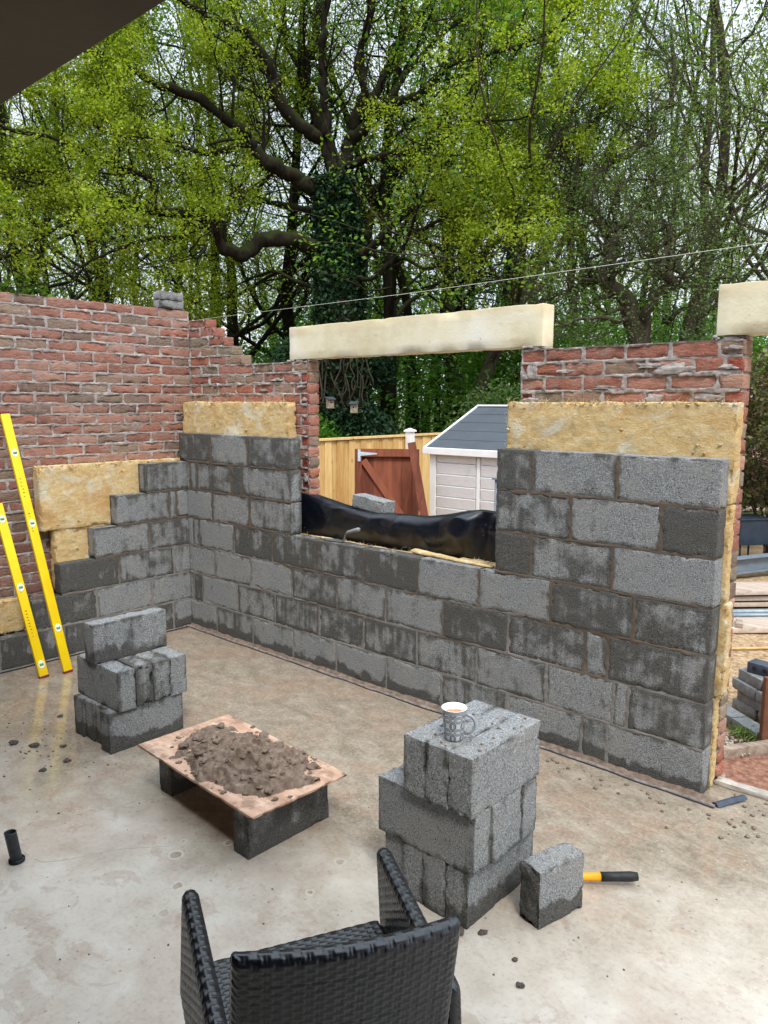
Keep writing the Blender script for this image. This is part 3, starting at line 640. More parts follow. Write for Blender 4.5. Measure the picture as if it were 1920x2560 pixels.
# ------------------------------------------------------------------ lintels
mb = MB(); span(mb, (1.04, 0.20, 2.113), (3.09, 0.315, 2.340), r=0.006, seg=0.05, amp=0.0012, nsc=14, chip=0.004)
o = mb.build('lintel', M['lintel']); tag(o, 'cream cast stone lintel bridging the window opening', 'lintel', 'cast stone lintels on the brick wall')
mb = MB(); span(mb, (3.99, 0.195, 2.117), (5.75, 0.31, 2.345), r=0.006, seg=0.05, amp=0.0012, nsc=14, chip=0.004, seed=4)
o = mb.build('lintel', M['lintel']); tag(o, 'cream lintel leaving the frame at right on top of the brick pier', 'lintel', 'cast stone lintels on the brick wall')
# two grey bricks bedded on the brick wall's corner
for k, lab in enumerate(['lower of two pale grey bricks capping the brick wall corner', 'upper of two pale grey bricks capping the brick wall corner']):
    mb = MB(); rbox(mb, (-0.255 + 0.003 * k, 0.055, 2.552 + 0.0325 + k * 0.067), (0.10, 0.215, 0.064), rz(0.03 * k), seg=0.02, r=0.005, amp=0.002, chip=0.006, seed=k + 40, blk=(0.15, 0))
    tag(mb.build('concrete_brick', M['block']), lab, 'brick', 'grey bricks on the brick wall')

# ------------------------------------------------------------------ insulation batts
def batt(a, b, label, seed, amp=0.012, r=0.012, seg=0.013):
    mb = MB(); a = np.array(a); b = np.array(b)
    rbox(mb, (a + b) / 2, b - a, None, seg=seg, r=r, amp=amp, nsc=11, chip=0.016, seed=seed)
    V = np.concatenate(mb.V); V += .006 * (np.stack([vn(V * [1, 1, 2.2], 55, seed + k) for k in (1, 2, 3)], 1) - .5); mb.V = [V]; mb.T = [np.ones((len(V), 4))]; mb.B = [np.zeros((len(V), 4))]
    for k in range(int(420 * (b - a)[:2].max())):     # loose fibres along the cut edges
        ax = 0 if (b - a)[0] > (b - a)[1] else 1
        q = a + (b - a) * RNG.uniform(0, 1, 3); q[1 - ax] = (a[1] if ax == 0 else b[0]); q[2] = a[2] + .004 if RNG.random() < .4 else b[2] - .003
        if RNG.random() < .2: q[ax] = a[ax] if RNG.random() < .5 else b[ax]; q[2] = RNG.uniform(a[2], b[2])
        if RNG.random() < .3: q[1 - ax] = RNG.uniform(a[1 - ax], b[1 - ax])
        e1 = RNG.normal(0, .010, 3); e2 = e1 + RNG.normal(0, .010, 3); tube(mb, [q, q + e1, q + e2], [.0014, .0011, .0005], 3, cap=False)
    for k in range(int(6 + 30 * (b - a).max())):     # loose tufts
        f = RNG.uniform(0, 1, 3); q = a + (b - a) * f
        ax = 0 if (b - a)[0] < (b - a)[1] else 1
        q[ax] = b[0] if ax == 0 else a[1]
        if RNG.random() < .5: q[2] = a[2] + (b[2] - a[2]) * RNG.choice([0.05, 0.97])
        d = unit(RNG.normal(0, 1, 3)) * RNG.uniform(.01, .03)
        tube(mb, [q, q + d * .5 + [0, 0, .004], q + d], [RNG.uniform(.003, .008), .006, .001], 5)
    o = mb.build('insulation_batt', M['wool']); return tag(o, label, 'insulation', 'yellow wool batts in the cavity')
batt((-0.195, -1.135, 0.902), (-0.102, 0.05, 1.365), 'large yellow wool batt standing on the stepped left block wall', 1, .008)
batt((-0.192, -1.045, 0.452), (-0.104, 0.0, 0.899), 'narrow yellow wool piece tucked under the large left batt', 2, .008)
batt((-0.192, -2.7, 0.226), (-0.104, -1.288, 0.452), 'low yellow wool batt at left edge behind the spirit levels', 3, .007)
batt((-0.19, 0.104, 1.36), (1.115, 0.196, 1.815), 'yellow wool batt above the block wall left of the window opening', 4, .007)
batt((2.94, 0.104, 1.36), (4.135, 0.198, 1.818), 'wide yellow wool batt above the right hand block pier', 5, .007)
batt((2.97, 0.103, 0.905), (4.135, 0.178, 1.357), 'yellow wool edge showing at pier end, second from the top', 6, .010)
batt((2.6, 0.103, 0.452), (4.15, 0.197, 0.902), 'yellow wool edge showing at pier end below the middle', 7, .010)
batt((2.6, 0.103, 0.004), (4.125, 0.172, 0.450), 'lowest yellow wool edge at pier end near the floor', 8, .007)
batt((0.0, 0.103, 0.452), (2.59, 0.165, 0.886), 'yellow wool line in the cavity behind the window sill blocks', 9, .006)
mb = MB(); q0 = np.array([2.27, 0.105, 0.905]); q1 = np.array([2.90, 0.06, 0.893])
n = 26; T = np.linspace(0, 1, n); pts = q0 + (q1 - q0) * T[:, None]; pts[:, 2] += 0.010
tube(mb, pts, 0.030 * (1 - .55 * T) * np.clip(T * 12 + .35, 0, 1), 12)
V = mb.V[0]; V[:, 2] = 0.897 + (V[:, 2] - 0.897).clip(0) * .62; V += 0.006 * (np.stack([vn(V, 30, s) for s in (1, 2, 3)], 1) - .5)
tag(mb.build('insulation_offcut', M['wool']), 'thin torn strip of yellow wool lying on the window sill blocks', 'insulation')

# ------------------------------------------------------------------ black damp proof sheet over the outer sill
nx, ny = 120, 46
ux = np.linspace(0.99, 2.958, nx); tv = np.linspace(0, 1, ny); U, Tt = np.meshgrid(ux, tv, indexing='ij')
top = np.interp(U, [0.99, 1.04, 1.25, 1.385, 1.52, 1.65, 1.85, 2.03, 2.3, 2.45, 2.60, 2.70, 2.81, 2.96], [1.185, 1.178, 1.160, 1.140, 1.118, 1.102, 1.096, 1.098, 1.110, 1.136, 1.172, 1.188, 1.184, 1.18])
bot = np.interp(U, [1.237, 2.0, 2.96], [0.865, 0.875, 0.86])
# profile: up the cavity side, over the sill, down outside
fr = np.clip(Tt / 0.62, 0, 1); ov = np.clip((Tt - 0.62) / 0.2, 0, 1); bk = np.clip((Tt - 0.82) / 0.18, 0, 1)
bulge = np.interp(U, [0.99, 1.237, 1.4, 1.9, 2.45, 2.6, 2.72, 2.96], [0.0, 0.01, .03, .05, .045, .078, .03, .012])
Pn = np.stack([U.ravel(), Tt.ravel() * 0.6, np.zeros(U.size)], 1)
dent = (fbm(Pn, 5, 3, 8).reshape(U.shape) - 0.5)
Yy = 0.192 - bulge * np.sin(fr * math.pi * 0.95) ** 1.2 + ov * 0.125 + bk * 0.008 + dent * 0.022 * np.sin(fr * math.pi)
Yy -= 0.05 * np.exp(-((U - 2.62) / 0.09) ** 2) * np.exp(-((fr - 0.55) / 0.25) ** 2) * (ov < .01)
Yy += 0.03 * np.exp(-((U - 2.72 - 0.06 * fr) / 0.035) ** 2) * (ov < .01)
crs = 1 - np.abs(2 * fbm(Pn * [1, .6, 1] + [3, 1, 0], 4.2, 2, 18).reshape(U.shape) - 1); Yy -= .010 * np.clip(crs - .86, 0, 1) / .14 * np.sin(fr * math.pi) * (ov < .01); 
Yy = np.maximum(Yy, 0.107); Yy = np.where(ov < 0.001, np.minimum(Yy, 0.193), Yy); Yy = np.where(U < 1.25, np.minimum(Yy, 0.194), Yy)
Zz = bot + (top - bot) * np.sin(fr * math.pi / 2) ** 0.9 - ov * 0.018 + 0.012 * np.sin(ov * math.pi) - bk * 0.16 + dent * 0.015 * fr * (ov < 0.02)
mb = MB(); gridmesh(mb, U, Yy, Zz, flip=False); gridmesh(mb, U, Yy + .0025, Zz - .0025, flip=True)
tag(mb.build('damp_proof_sheet', M['dpc']), 'glossy black plastic sheet draped over the sill in the window opening', 'plastic sheet')
mb = MB(); rbox(mb, (1.80, 0.262, 1.142), (0.30, 0.11, 0.085), rz(-0.05) @ axes(unit((1, 0, -0.10)), (0, 1, 0), unit((0.10, 0, 1))), seg=0.011, r=0.004, amp=0.0035, nsc=45, chip=0.010, seed=77, blk=(0.0, 0))
tag(mb.build('broken_block', M['block']), 'broken pale block piece lying on the black plastic sheet', 'block')

# trowel on the sill
tr = thing('trowel', 'steel pointing trowel with grey handle lying on the window sill blocks', 'trowel', (1.68, 0.06, 0.9))
mb = MB(); z = 0.9005
V = np.array([(1.52, .055, z), (1.60, .012, z), (1.715, .035, z), (1.72, .065, z), (1.63, .10, z)]); V2 = V + [0, 0, .003]
mb.add(np.concatenate([V, V2]), [np.array([[4, 3, 2, 1, 0]]), np.array([[5, 6, 7, 8, 9]]), np.array([[i, (i + 1) % 5, 5 + (i + 1) % 5, 5 + i] for i in range(5)])])
mb.build('blade', M['steel'], tr, False)
mb = MB(); tube(mb, [(1.70, .05, z + .003), (1.728, .055, z + .012), (1.738, .057, z + .05), (1.752, .058, z + .062)], [.006, .006, .005, .005], 8); mb.build('tang', M['steel'], tr)
mb = MB(); tube(mb, [(1.75, .058, z + .061), (1.765, .058, z + .068), (1.80, .059, z + .08), (1.85, .06, z + .096), (1.862, .06, z + .099)], [.010, .0135, .0135, .0145, .012], 12)
mb.build('handle', m_simple('grey_handle', lin(128, 130, 130), .6), tr)

# ------------------------------------------------------------------ floor edge strip and mortar fillet along the block wall
mb = MB(); n = 420; us = np.linspace(0.0, 4.2, n)
nz_ = fbm(np.stack([us, us * 0, us * 0], 1), 6, 4, 3); nz2 = fbm(np.stack([us, us * 0 + 4, us * 0], 1), 14, 3, 4)
prof = np.linspace(0, 1, 7); U, Tt = np.meshgrid(us, prof, indexing='ij')
wid = (0.016 + 0.06 * np.clip(nz_ - .35, 0, 1))[:, None]; hgt = (0.006 + 0.022 * nz2)[:, None]
gridmesh(mb, U, 0.002 - Tt * wid, hgt * (1 - Tt) ** 1.4 + 0.0012 + 0.004 * (fbm(np.stack([U.ravel() * 1, Tt.ravel() * .05, U.ravel() * 0], 1), 60, 2, 5).reshape(U.shape)) * (1 - Tt), flip=True)
tag(mb.build('mortar_droppings', M['wetmortar']), 'brown mortar droppings along the foot of the long block wall', 'mortar', kind='stuff')
mb = MB()
yy = -0.048 - 0.018 * (nz_ - .5); hh = 0.006 + 0.010 * nz2
for dy, m in ((0, 0),):
    X2 = np.stack([us, us, us, us], 1); Y2 = np.stack([yy + .020, yy + .018, yy, yy - .001], 1); Z2 = np.stack([0 * us + .0015, hh * .7, hh, 0 * us + .0012], 1)
    gridmesh(mb, X2, Y2, Z2, flip=True)
tag(mb.build('membrane_edge', m_simple('scuffed_membrane', lin(128, 118, 112), .7, 30, .5, .2)), 'scuffed membrane edge running along the floor beside the long block wall', 'membrane')
mb = MB(); gridmesh(mb, np.stack([us, us], 1), np.stack([yy - .0012, yy - .010 - .004 * nz2], 1), np.stack([0 * us + .0024, 0 * us + .0016], 1), flip=True)
yl = np.linspace(-2.8, -0.06, 200); nl = fbm(np.stack([yl, yl * 0, yl * 0], 1), 6, 3, 13)
gridmesh(mb, np.stack([0.02 + .012 * nl, 0.036 + .014 * nl], 1), np.stack([yl, yl], 1), np.stack([0 * yl + .006, 0 * yl + .0015], 1), flip=True)
tag(mb.build('membrane_strip', M['blackrub']), 'thin black membrane line where floor meets the block walls', 'membrane')
# strip and plank at the wall's right end
mb = MB(); a = np.array([4.196, -0.035, 0.006]); b = np.array([4.275, 0.118, 0.012]); d = unit(b - a); s_ = np.cross([0, 0, 1], d)
T = np.linspace(0, 1, 16); V = a + (b - a) * T[:, None]
Xg = np.stack([V + s_ * w + [0, 0, .012 * (1 - (w / .022) ** 2)] + .003 * (np.stack([vn(V, 40, k) for k in (1, 2, 3)], 1) - .5) for w in np.linspace(-.022, .022, 7)], 1)
gridmesh(mb, Xg[..., 0], Xg[..., 1], Xg[..., 2], flip=True)
tag(mb.build('membrane_offcut', m_simple('blue_black_film', lin(56, 66, 80), .5, 30, .3, .2)), 'short curled blue black membrane offcut near the pier foot', 'membrane')
mb = MB(); rbox(mb, (4.73, 0.215, 0.013), (1.22, 0.055, 0.024), rz(0.03), seg=.03, r=.004, amp=.002, chip=.004, seed=5)
tag(mb.build('slab_edge_plank', m_simple('pale_dirty_timber', lin(178, 171, 161), .8, 14, .3, .3)), 'pale dirty plank along the slab edge at far right', 'plank')
mb = MB()
for i in range(70):
    u = RNG.uniform(2.9, 4.45); v = -0.10 - abs(RNG.normal(0, .07)) - .02
    if RNG.random() < .25: u, v = RNG.uniform(4.13, 4.4), RNG.uniform(-.2, .15)
    lump(mb, (u, v, 0), RNG.uniform(.003, .011), i, 0, .6, .5, 5)
for i in range(90):
    lump(mb, (RNG.uniform(.5, 4.6), RNG.uniform(-2.7, -.1), 0), RNG.uniform(.0015, .0045), i, 0, .6, .5, 4)
for i in range(60):
    lump(mb, (RNG.normal(1.35, .3), RNG.normal(-1.85, .12), 0), RNG.uniform(.0025, .007), i, 0, .6, .5, 5)
for i in range(34):
    lump(mb, (RNG.uniform(3.60, 3.86), RNG.uniform(-1.47, -1.08), .645), RNG.uniform(.0025, .007), i, 0, .6, .5, 5)
for i in range(26):
    lump(mb, (RNG.uniform(1.30, 1.68), RNG.uniform(-1.50, -1.2), .43), RNG.uniform(.002, .006), i, 0, .6, .5, 5)
tag(mb.build('mortar_crumbs', M['wetmortar']), 'small mortar crumbs strewn over the slab', 'crumbs', kind='stuff')

# ------------------------------------------------------------------ loose blocks
GB = 'loose concrete blocks on the slab'
BLK = {}
def loose(c, dims, label, wet=0.15, base=0.0, seed=0, yaw=0.0, chip=0.004, amp=0.0014, group=GB):
    mb = MB(); rbox(mb, c, dims, rz(yaw), seg=0.0105, r=0.0025, amp=amp, nsc=60, chip=chip, seed=seed, blk=(wet, base))
    return tag(mb.build('concrete_block', M['block']), label, 'block', group)
# left stack
for i, lab in enumerate(['end block of the bottom layer in the left stack, farthest left', 'second block from left in the bottom layer of the left stack', 'third block from left in the bottom layer of the left stack', 'right block of the bottom layer in the left stack, long face showing']):
    loose((1.345 + i * 0.1015 - .003 * (i % 2), -1.40 + [0, .012, .02, -.008][i], 0.1075), (0.099, 0.44, 0.215), lab, 0.2, 1.1, 500 + i, 0.004 * (i - 1))
for i, lab in enumerate(['front block of the middle layer in the left stack, end and side showing', 'chipped block behind the front one, middle layer of the left stack', 'third block back in the middle layer of the left stack', 'rearmost block of the middle layer in the left stack']):
    loose((1.482 + [0.01, -.002, 0, 0.004][i], -1.53 + i * 0.1015 + (.012 if i else 0), 0.3225), (0.44, 0.099, 0.215), lab, [0.12, .42, .3, .12][i], 0, 520 + i, [0.01, -.006, .0, .004][i], chip=0.024 if i == 1 else 0.005)
loose((1.455, -1.375, 0.5375), (0.1, 0.44, 0.215), 'single grey block lying on top of the left stack', 0.16, 0.55, 540, 0.012)
# right stack
for i, lab in enumerate(['left block in the bottom layer of the right stack', 'second block in the bottom layer of the right stack', 'third block in the bottom layer of the right stack', 'right block in the bottom layer of the right stack, long side damp']):
    loose((3.505 + i * 0.0985, -1.25 + [0.012, 0, -.004, 0][i], 0.1075), (0.0965, 0.43, 0.215), lab, 0.12, 1.15 if i == 3 else .25, 560 + i)
for i, lab in enumerate(['front block of the middle layer in the right stack, long dark face', 'second block back in the middle layer of the right stack', 'third block back in the middle layer of the right stack', 'rear block of the middle layer in the right stack']):
    loose((3.655 + [0, .008, .0, .004][i], -1.42 + i * 0.1005, 0.3225), (0.44, 0.0975, 0.215), lab, [.14, .1, .05, .12][i], 0, 580 + i)
for i, lab in enumerate(['left block of the top layer in the right stack', 'middle block of the top layer in the right stack, under the mug', 'right block of the top layer in the right stack, pale side']):
    loose((3.627 + i * 0.1005, -1.275, 0.5375), (0.0985, 0.435, 0.215), lab, [.08, .08, 0.0][i], 0, 600 + i, 0.0, chip=0.007)
# half block
mb = MB(); hz_ = -0.253
rbox(mb, (4.015, -1.18, 0.1075), (0.095, 0.222, 0.215), rz(hz_), seg=0.0085, r=0.004, amp=0.002, nsc=60, chip=0.005, seed=620, blk=(0.12, 1.5), faces='xXYzZ')
rbox(mb, (4.015, -1.18, 0.1075), (0.095, 0.222, 0.215), rz(hz_), seg=0.0075, r=0.006, amp=0.014, nsc=26, chip=0.02, seed=621, blk=(0.75, 0.5), faces='y')
tag(mb.build('half_block', M['block']), 'broken half block standing alone right of the mug stack', 'block', GB)
# board supports
loose((2.915, -1.50, 0.1075), (0.098, 0.44, 0.215), 'damp block on edge under the front of the mortar board', .5, .6, 630, -0.01)
loose((2.25, -1.43, 0.1075), (0.098, 0.44, 0.215), 'block on edge under the back of the mortar board', .35, .4, 631, 0.0)
# mortar board and mortar
mb = MB(); ang = -0.045
rbox(mb, (2.598, -1.487, 0.2215), (0.905, 0.50, 0.0125), rz(ang), seg=0.03, r=.002, amp=0.0006, chip=.003, seed=9)
mb.usetint = False; tag(mb.build('mortar_board', M['ply']), 'thin pinkish plywood mortar board resting on two blocks', 'board')
mb = MB(); nx, ny = 210, 130; gx = np.linspace(-0.40, 0.42, nx); gy = np.linspace(-0.25, 0.255, ny); U, Vv = np.meshgrid(gx, gy, indexing='ij')
Pn = np.stack([U.ravel(), Vv.ravel(), 0 * U.ravel()], 1)
e = 1 - ((U - 0.02) / 0.385) ** 2 - ((Vv - 0.0) / 0.235) ** 2 + 1.7 * (fbm(Pn, 9, 4, 60).reshape(U.shape) - 0.5)
body = np.clip(e * 2.2, 0, 1) ** 0.7
rid = 1 - np.abs(2 * fbm(Pn * [1, 1.7, 1] + [0, 0, 3], 13, 3, 61).reshape(U.shape) - 1)
lmp = fbm(Pn, 30, 3, 62).reshape(U.shape); big = fbm(Pn, 5, 2, 63).reshape(U.shape)
hh = 0.62 * body * (0.010 + 0.040 * big + 0.036 * np.clip(rid - .55, 0, 1) * 2 + 0.022 * np.round(lmp * 5) / 5 + .010 * vn(Pn, 75, 3).reshape(U.shape))
for (cx, cy, rr_, dd) in [(0.13, -0.06, .07, .03), (-0.14, -0.13, .06, .022), (0.22, -0.02, .05, .026), (0.02, 0.03, .09, .02)]:
    q = np.hypot(U - cx, (Vv - cy) * 1.3) / rr_; hh = hh - body * dd * np.clip(1 - q, 0, 1) ** .6 + body * dd * .7 * np.exp(-((q - 1.08) / .12) ** 2)
hh = np.maximum(hh, 0) * (body > 0.02)
c, s = math.cos(ang), math.sin(ang); Xw = 2.598 + U * c - Vv * s; Yw = -1.487 + U * s + Vv * c
keep = (hh[:-1, :-1] + hh[1:, 1:] + hh[1:, :-1] + hh[:-1, 1:]) > 0.002
gridmesh(mb, Xw, Yw, 0.2278 + hh, keep=keep)
for i in range(300):
    a = RNG.uniform(0, 2 * math.pi); rr_ = RNG.uniform(.55, 1.25) if i < 190 else RNG.uniform(0, .8); u = .02 + .36 * rr_ * math.cos(a); v = .02 + .215 * rr_ * math.sin(a)
    if abs(u) > .44 or abs(v) > .24: continue
    ix = int(np.clip((u + .40) / .82 * (nx - 1), 0, nx - 1)); iy = int(np.clip((v + .25) / .505 * (ny - 1), 0, ny - 1))
    lump(mb, (2.598 + u * c - v * s, -1.487 + u * s + v * c, 0.227 + max(0, hh[ix, iy] - .004)), RNG.choice([.005, .008, .012, .018, .024], p=[.40, .34, .20, .05, .01]), i, 0, .45, 1.1, 9)
tag(mb.build('mortar_heap', M['wetmortar']), 'lumpy heap of fresh brown mortar on the plywood board', 'mortar')

# ------------------------------------------------------------------ mug on the stack
mg = thing('mug', 'grey patterned mug of milky tea on top of the right block stack', 'mug', (3.733, -1.402, 0.6462))
c = (3.733, -1.402, 0.6462)
mb = MB(); lathe(mb, c, 1.14 * np.array([(0.0, 0.0), (.026, 0.0), (.029, .003), (.0305, .012), (.0335, .05), (.0375, .088), (.0395, .1)]), 56); mb.build('body', M['cuppat'], mg)
mb = MB(); lathe(mb, c, 1.14 * np.array([(.0395, .1), (.0388, .1012), (.0372, .0995), (.0335, .07), (.031, .03), (.027, .008), (0, .007)]), 56); mb.build('inside', M['cupin'], mg)
mb = MB(); lathe(mb, c, 1.14 * np.array([(.0346, .080), (.0, .0805)]), 40); mb.build('tea', M['tea'], mg)
hd = unit((0.83, 0.55, 0)); T = np.linspace(-1.25, 1.25, 18)
pts = np.array([np.array(c) + hd * (.040 + .034 * math.cos(a)) + [0, 0, .056 + .034 * math.sin(a)] for a in T]); pts[0] = np.array(c) + hd * .036 + [0, 0, .020]; pts[-1] = np.array(c) + hd * .041 + [0, 0, .091]
mb = MB(); tube(mb, pts, np.linspace(.0046, .0062, 18), 10); mb.build('handle', M['cupgrey'], mg)

# ------------------------------------------------------------------ spirit levels
def level(foot, top, side, label, L, vials, marks, seed):
    foot = np.array(foot); top = np.array(top); d = unit(top - foot); side = unit(np.array(side) - d * (np.array(side) @ d)); nf = np.cross(side, d)   # nf: front of broad face
    if nf[0] < 0: nf = -nf
    Rm = axes(side, nf, d)
    if np.linalg.det(Rm) < 0: Rm = axes(-side, nf, d)
    root = thing('spirit_level', label, 'spirit level', tuple(foot), 'yellow spirit levels')
    w, th = 0.060, 0.024
    mb = MB(); rbox(mb, foot + d * L / 2, (w, th, L - .02), Rm, r=.003); mb.build('beam', M['yellow'], root)
    for e in (0.006, L - .006):
        mb = MB(); rbox(mb, foot + d * e, (w + .003, th + .003, .016), Rm, r=.003); mb.build('end_cap', M['endcap'], root)
    for v in vials:
        cc = foot + d * v + nf * (th / 2)
        mb = MB(); a = np.arange(28) * 2 * math.pi / 28; sx = Rm[:, 0]
        ring = np.array([cc + sx * math.cos(q) * .020 + d * math.sin(q) * .027 + nf * .002 for q in a]); rin_ = np.array([cc + sx * math.cos(q) * .020 + d * math.sin(q) * .027 - nf * .001 for q in a])
        I = np.arange(28); mb.add(np.concatenate([ring, rin_]), [I[None], np.stack([I, I + 28, (np.roll(I, -1)) + 28, np.roll(I, -1)], 1)])
        vo = mb.build('vial', M['white'], root, False)
        mb = MB(); tube(mb, [cc - sx * .012 + nf * .003, cc + sx * .012 + nf * .003], .0075, 10); mb.build('bubble_tube', M['vial'], vo)
    r2 = np.random.default_rng(seed)
    for m0, m1 in marks:
        z = m0; mb = MB()
        while z < m1:
            g = r2.uniform(.006, .014)
            rbox(mb, foot + d * (z + g / 2) + nf * (th / 2 + .0004) + Rm[:, 0] * .006 + Rm[:, 0] * r2.uniform(-.002, .002), (r2.uniform(.006, .011), .0008, g * r2.uniform(.25, .7)), Rm, r=.0001); z += g + r2.uniform(.008, .016)
        mb.build('printing', M['ink'], root)
    return root
level((0.340, -1.205, 0.0), (-0.155, -1.315, 1.755), (0, 1, 0), 'tall yellow spirit level leaning against the brick wall', 1.815, [0.31, 1.04, 1.53], [(0.98, 1.02), (1.08, 1.11), (1.22, 1.36)], 1)
level((0.318, -1.358, 0.0), (-0.03, -1.45, 1.16), (0, 1, 0), 'shorter yellow spirit level at left frame edge beside the tall one', 1.21, [0.09, 0.62, 1.09], [(0.28, 0.46), (0.58, .60)], 2)

# ------------------------------------------------------------------ pipe stub, hammer, larger fragments
ps = thing('pipe_stub', 'short black pipe stub rising from the slab at lower left', 'pipe', (2.285, -2.345, 0))
mb = MB(); lathe(mb, (2.285, -2.345, 0), [(.030, .001), (.031, .012), (.026, .016)], 24); mb.build('collar', M['blackrub'], ps)
mb = MB(); lathe(mb, (0, 0, 0), [(.0225, .0), (.0225, .125), (.0232, .127), (.0205, .129), (.019, .125), (.018, .02), (0, .02)], 24)
V = mb.V[0]; V[:, 0] += -0.006 * V[:, 2] / .1; V[:, 1] += -0.012 * V[:, 2] / .1; V += [2.285, -2.345, 0.001]
mb.build('tube', m_simple('black_abs_pipe', lin(46, 50, 54), .5, 30, .5, .1), ps)
hm = thing('hammer', 'hammer with orange and black handle behind the half block', 'hammer', (3.97, -1.03, 0))
d0 = np.array([3.955, -1.02, .030]); d1 = np.array([4.175, -0.838, .040]); dd = unit(d1 - d0); L = np.linalg.norm(d1 - d0)
mb = MB(); rbox(mb, d0 + dd * -.015 + [0, 0, .0], (.045, .11, .045), rz(math.atan2(dd[1], dd[0])), r=.006); mb.build('head', M['steel'], hm)
mb = MB(); tube(mb, [d0, d0 + dd * L * .56], [.0135, .0155], 14); mb.build('shaft', M['orange'], hm)
mb = MB(); tube(mb, [d0 + dd * L * .55, d0 + dd * L * .7, d0 + dd * L * .95, d0 + dd * (L + .01)], [.0175, .0175, .0185, .015], 14); mb.build('grip', M['blackrub'], hm)
FR = [((1.023, -1.579), .016, 'dark mortar lump on the slab between levels and left stack'), ((1.303, -1.848), .024, 'flat dark fragment on the slab left of the left stack'), ((1.42, -1.75), .015, 'small dark fragment beside the bottom corner of the left stack'),
      ((1.187, -1.909), .024, 'dark slate like fragment near the left frame edge on the slab'), ((1.606, -1.941), .017, 'dark fragment lying alone below the left stack, on the left reflection'), ((1.60, -1.813), .018, 'dark fragment between mortar board and left stack'),
      ((4.125, -1.559), .013, 'single mortar lump on pale slab in front of the half block'), ((4.051, -1.477), .010, 'tiny mortar lump on pale slab, nearer to the half block'), ((3.90, -1.44), .014, 'crumb of block at the foot of the right stack'), ((3.83, -1.49), .02, 'broken flake at the front corner of the right stack')]
for i, (pp, sz, lab) in enumerate(FR):
    mb = MB(); lump(mb, (pp[0], pp[1], 0.0005), sz, i + 90, 0, .45, .75, 8); tag(mb.build('fragment', m_simple('dark_fragment', lin(84, 74, 68), .85) if i == 0 else bpy.data.materials['dark_fragment'], smooth=False), lab, 'fragment', 'mortar and stone fragments on the slab')

# ------------------------------------------------------------------ rattan armchair (seen from behind)
CO = np.array([3.87, -2.27, 0.0]); cu = unit((.455, .89, 0)); cf = unit((-.89, .455, 0)); cz_ = np.array([0, 0, 1.0])
ch = thing('rattan_armchair', 'black woven rattan armchair seen from behind in the foreground', 'armchair', tuple(CO + cf * -.3))
def weave(sl, tl):
    row = tl / 0.0096; ri = np.floor(row); x = (row - ri) * 2 - 1
    ph = sl / 0.037 + 0.5 * (ri % 2); y = (ph - np.floor(ph)) * 2 - 1
    fl = np.clip((0.80 - np.abs(y)) / 0.16, 0, 1); fl = fl * fl * (3 - 2 * fl)
    strand = np.sqrt(np.clip(1 - (x * 1.02) ** 2, 0, 1)) ** .6 * fl
    warp = np.sqrt(np.clip(1 - ((1 - np.abs(y)) / 0.17) ** 2, 0, 1)) * 0.55
    return 0.0026 * np.maximum(strand, warp)
def woven(name, fn, slen, tprof, step=0.0027):
    """fn(s) -> centre, thickness axis, height axis, half thickness, half height"""
    ns = int(slen / step); sv = np.linspace(0, 1, ns)
    rows = []; a0 = None
    for s in sv:
        cc, A, B, ht, hh_ = fn(s)
        L1 = 2 * (hh_ - ht); arc = math.pi * ht; per = 2 * L1 + 2 * arc
        if a0 is None: nt = int(per / step); a0 = per
        t = np.linspace(0, per, nt, endpoint=False) * 1.0
        x = np.empty(nt); y = np.empty(nt)
        m = t < L1; x[m] = ht; y[m] = -L1 / 2 + t[m]
        m = (t >= L1) & (t < L1 + arc); th = (t[m] - L1) / ht; x[m] = ht * np.cos(th); y[m] = L1 / 2 + ht * np.sin(th)
        m = (t >= L1 + arc) & (t < 2 * L1 + arc); x[m] = -ht; y[m] = L1 / 2 - (t[m] - L1 - arc)
        m = t >= 2 * L1 + arc; th = (t[m] - 2 * L1 - arc) / ht; x[m] = -ht * np.cos(th); y[m] = -L1 / 2 - ht * np.sin(th)
        rows.append(cc + x[:, None] * A + y[:, None] * B)
    V = np.array(rows); ns, nt = V.shape[:2]
    dS = np.gradient(V, axis=0); dT = (np.roll(V, -1, 1) - np.roll(V, 1, 1)); N = np.cross(dS, dT); N /= np.maximum(np.linalg.norm(N, axis=2, keepdims=True), 1e-9)
    if ((V - V.mean((0, 1))) * N).sum() < 0: N = -N; flip = True
    else: flip = False
    SL, TL = np.meshgrid(sv * slen, np.linspace(0, a0, nt, endpoint=False), indexing='ij')
    V = V + N * weave(SL, TL)[..., None]
    mb = MB(); I = np.arange(ns * nt).reshape(ns, nt); J = np.roll(I, -1, axis=1)
    F = np.stack([I[:-1], I[1:], J[1:], J[:-1]], -1).reshape(-1, 4)
    if not flip: pass
    else: F = F[:, ::-1]
    ends = [I[0], I[-1][::-1]] if not flip else [I[0][::-1], I[-1]]
    mb.add(V.reshape(-1, 3), [F, ends[0][None], ends[1][None]])
    return mb.build(name, M['rattan'], ch)
def endround(s, L, r):
    e = min(s, 1 - s) * L; return math.sqrt(max(0.02, 1 - (1 - min(1, e / r)) ** 2))
def f_back(s):
    u = -.241 + .413 * s; bow = 0.025 * (1 - (2 * s - 1) ** 2)
    B = unit(np.array([0, 0, 1.0]) - cf * 0.20); k = endround(s, .42, .016)
    cc = CO + cu * u + cf * (-.55 - .05 * s - bow + .046) + cz_ * .630
    return cc, unit(np.cross(B, cu)), B, .0165 * (0.35 + .65 * k), .232
woven('backrest', f_back, .42, None)
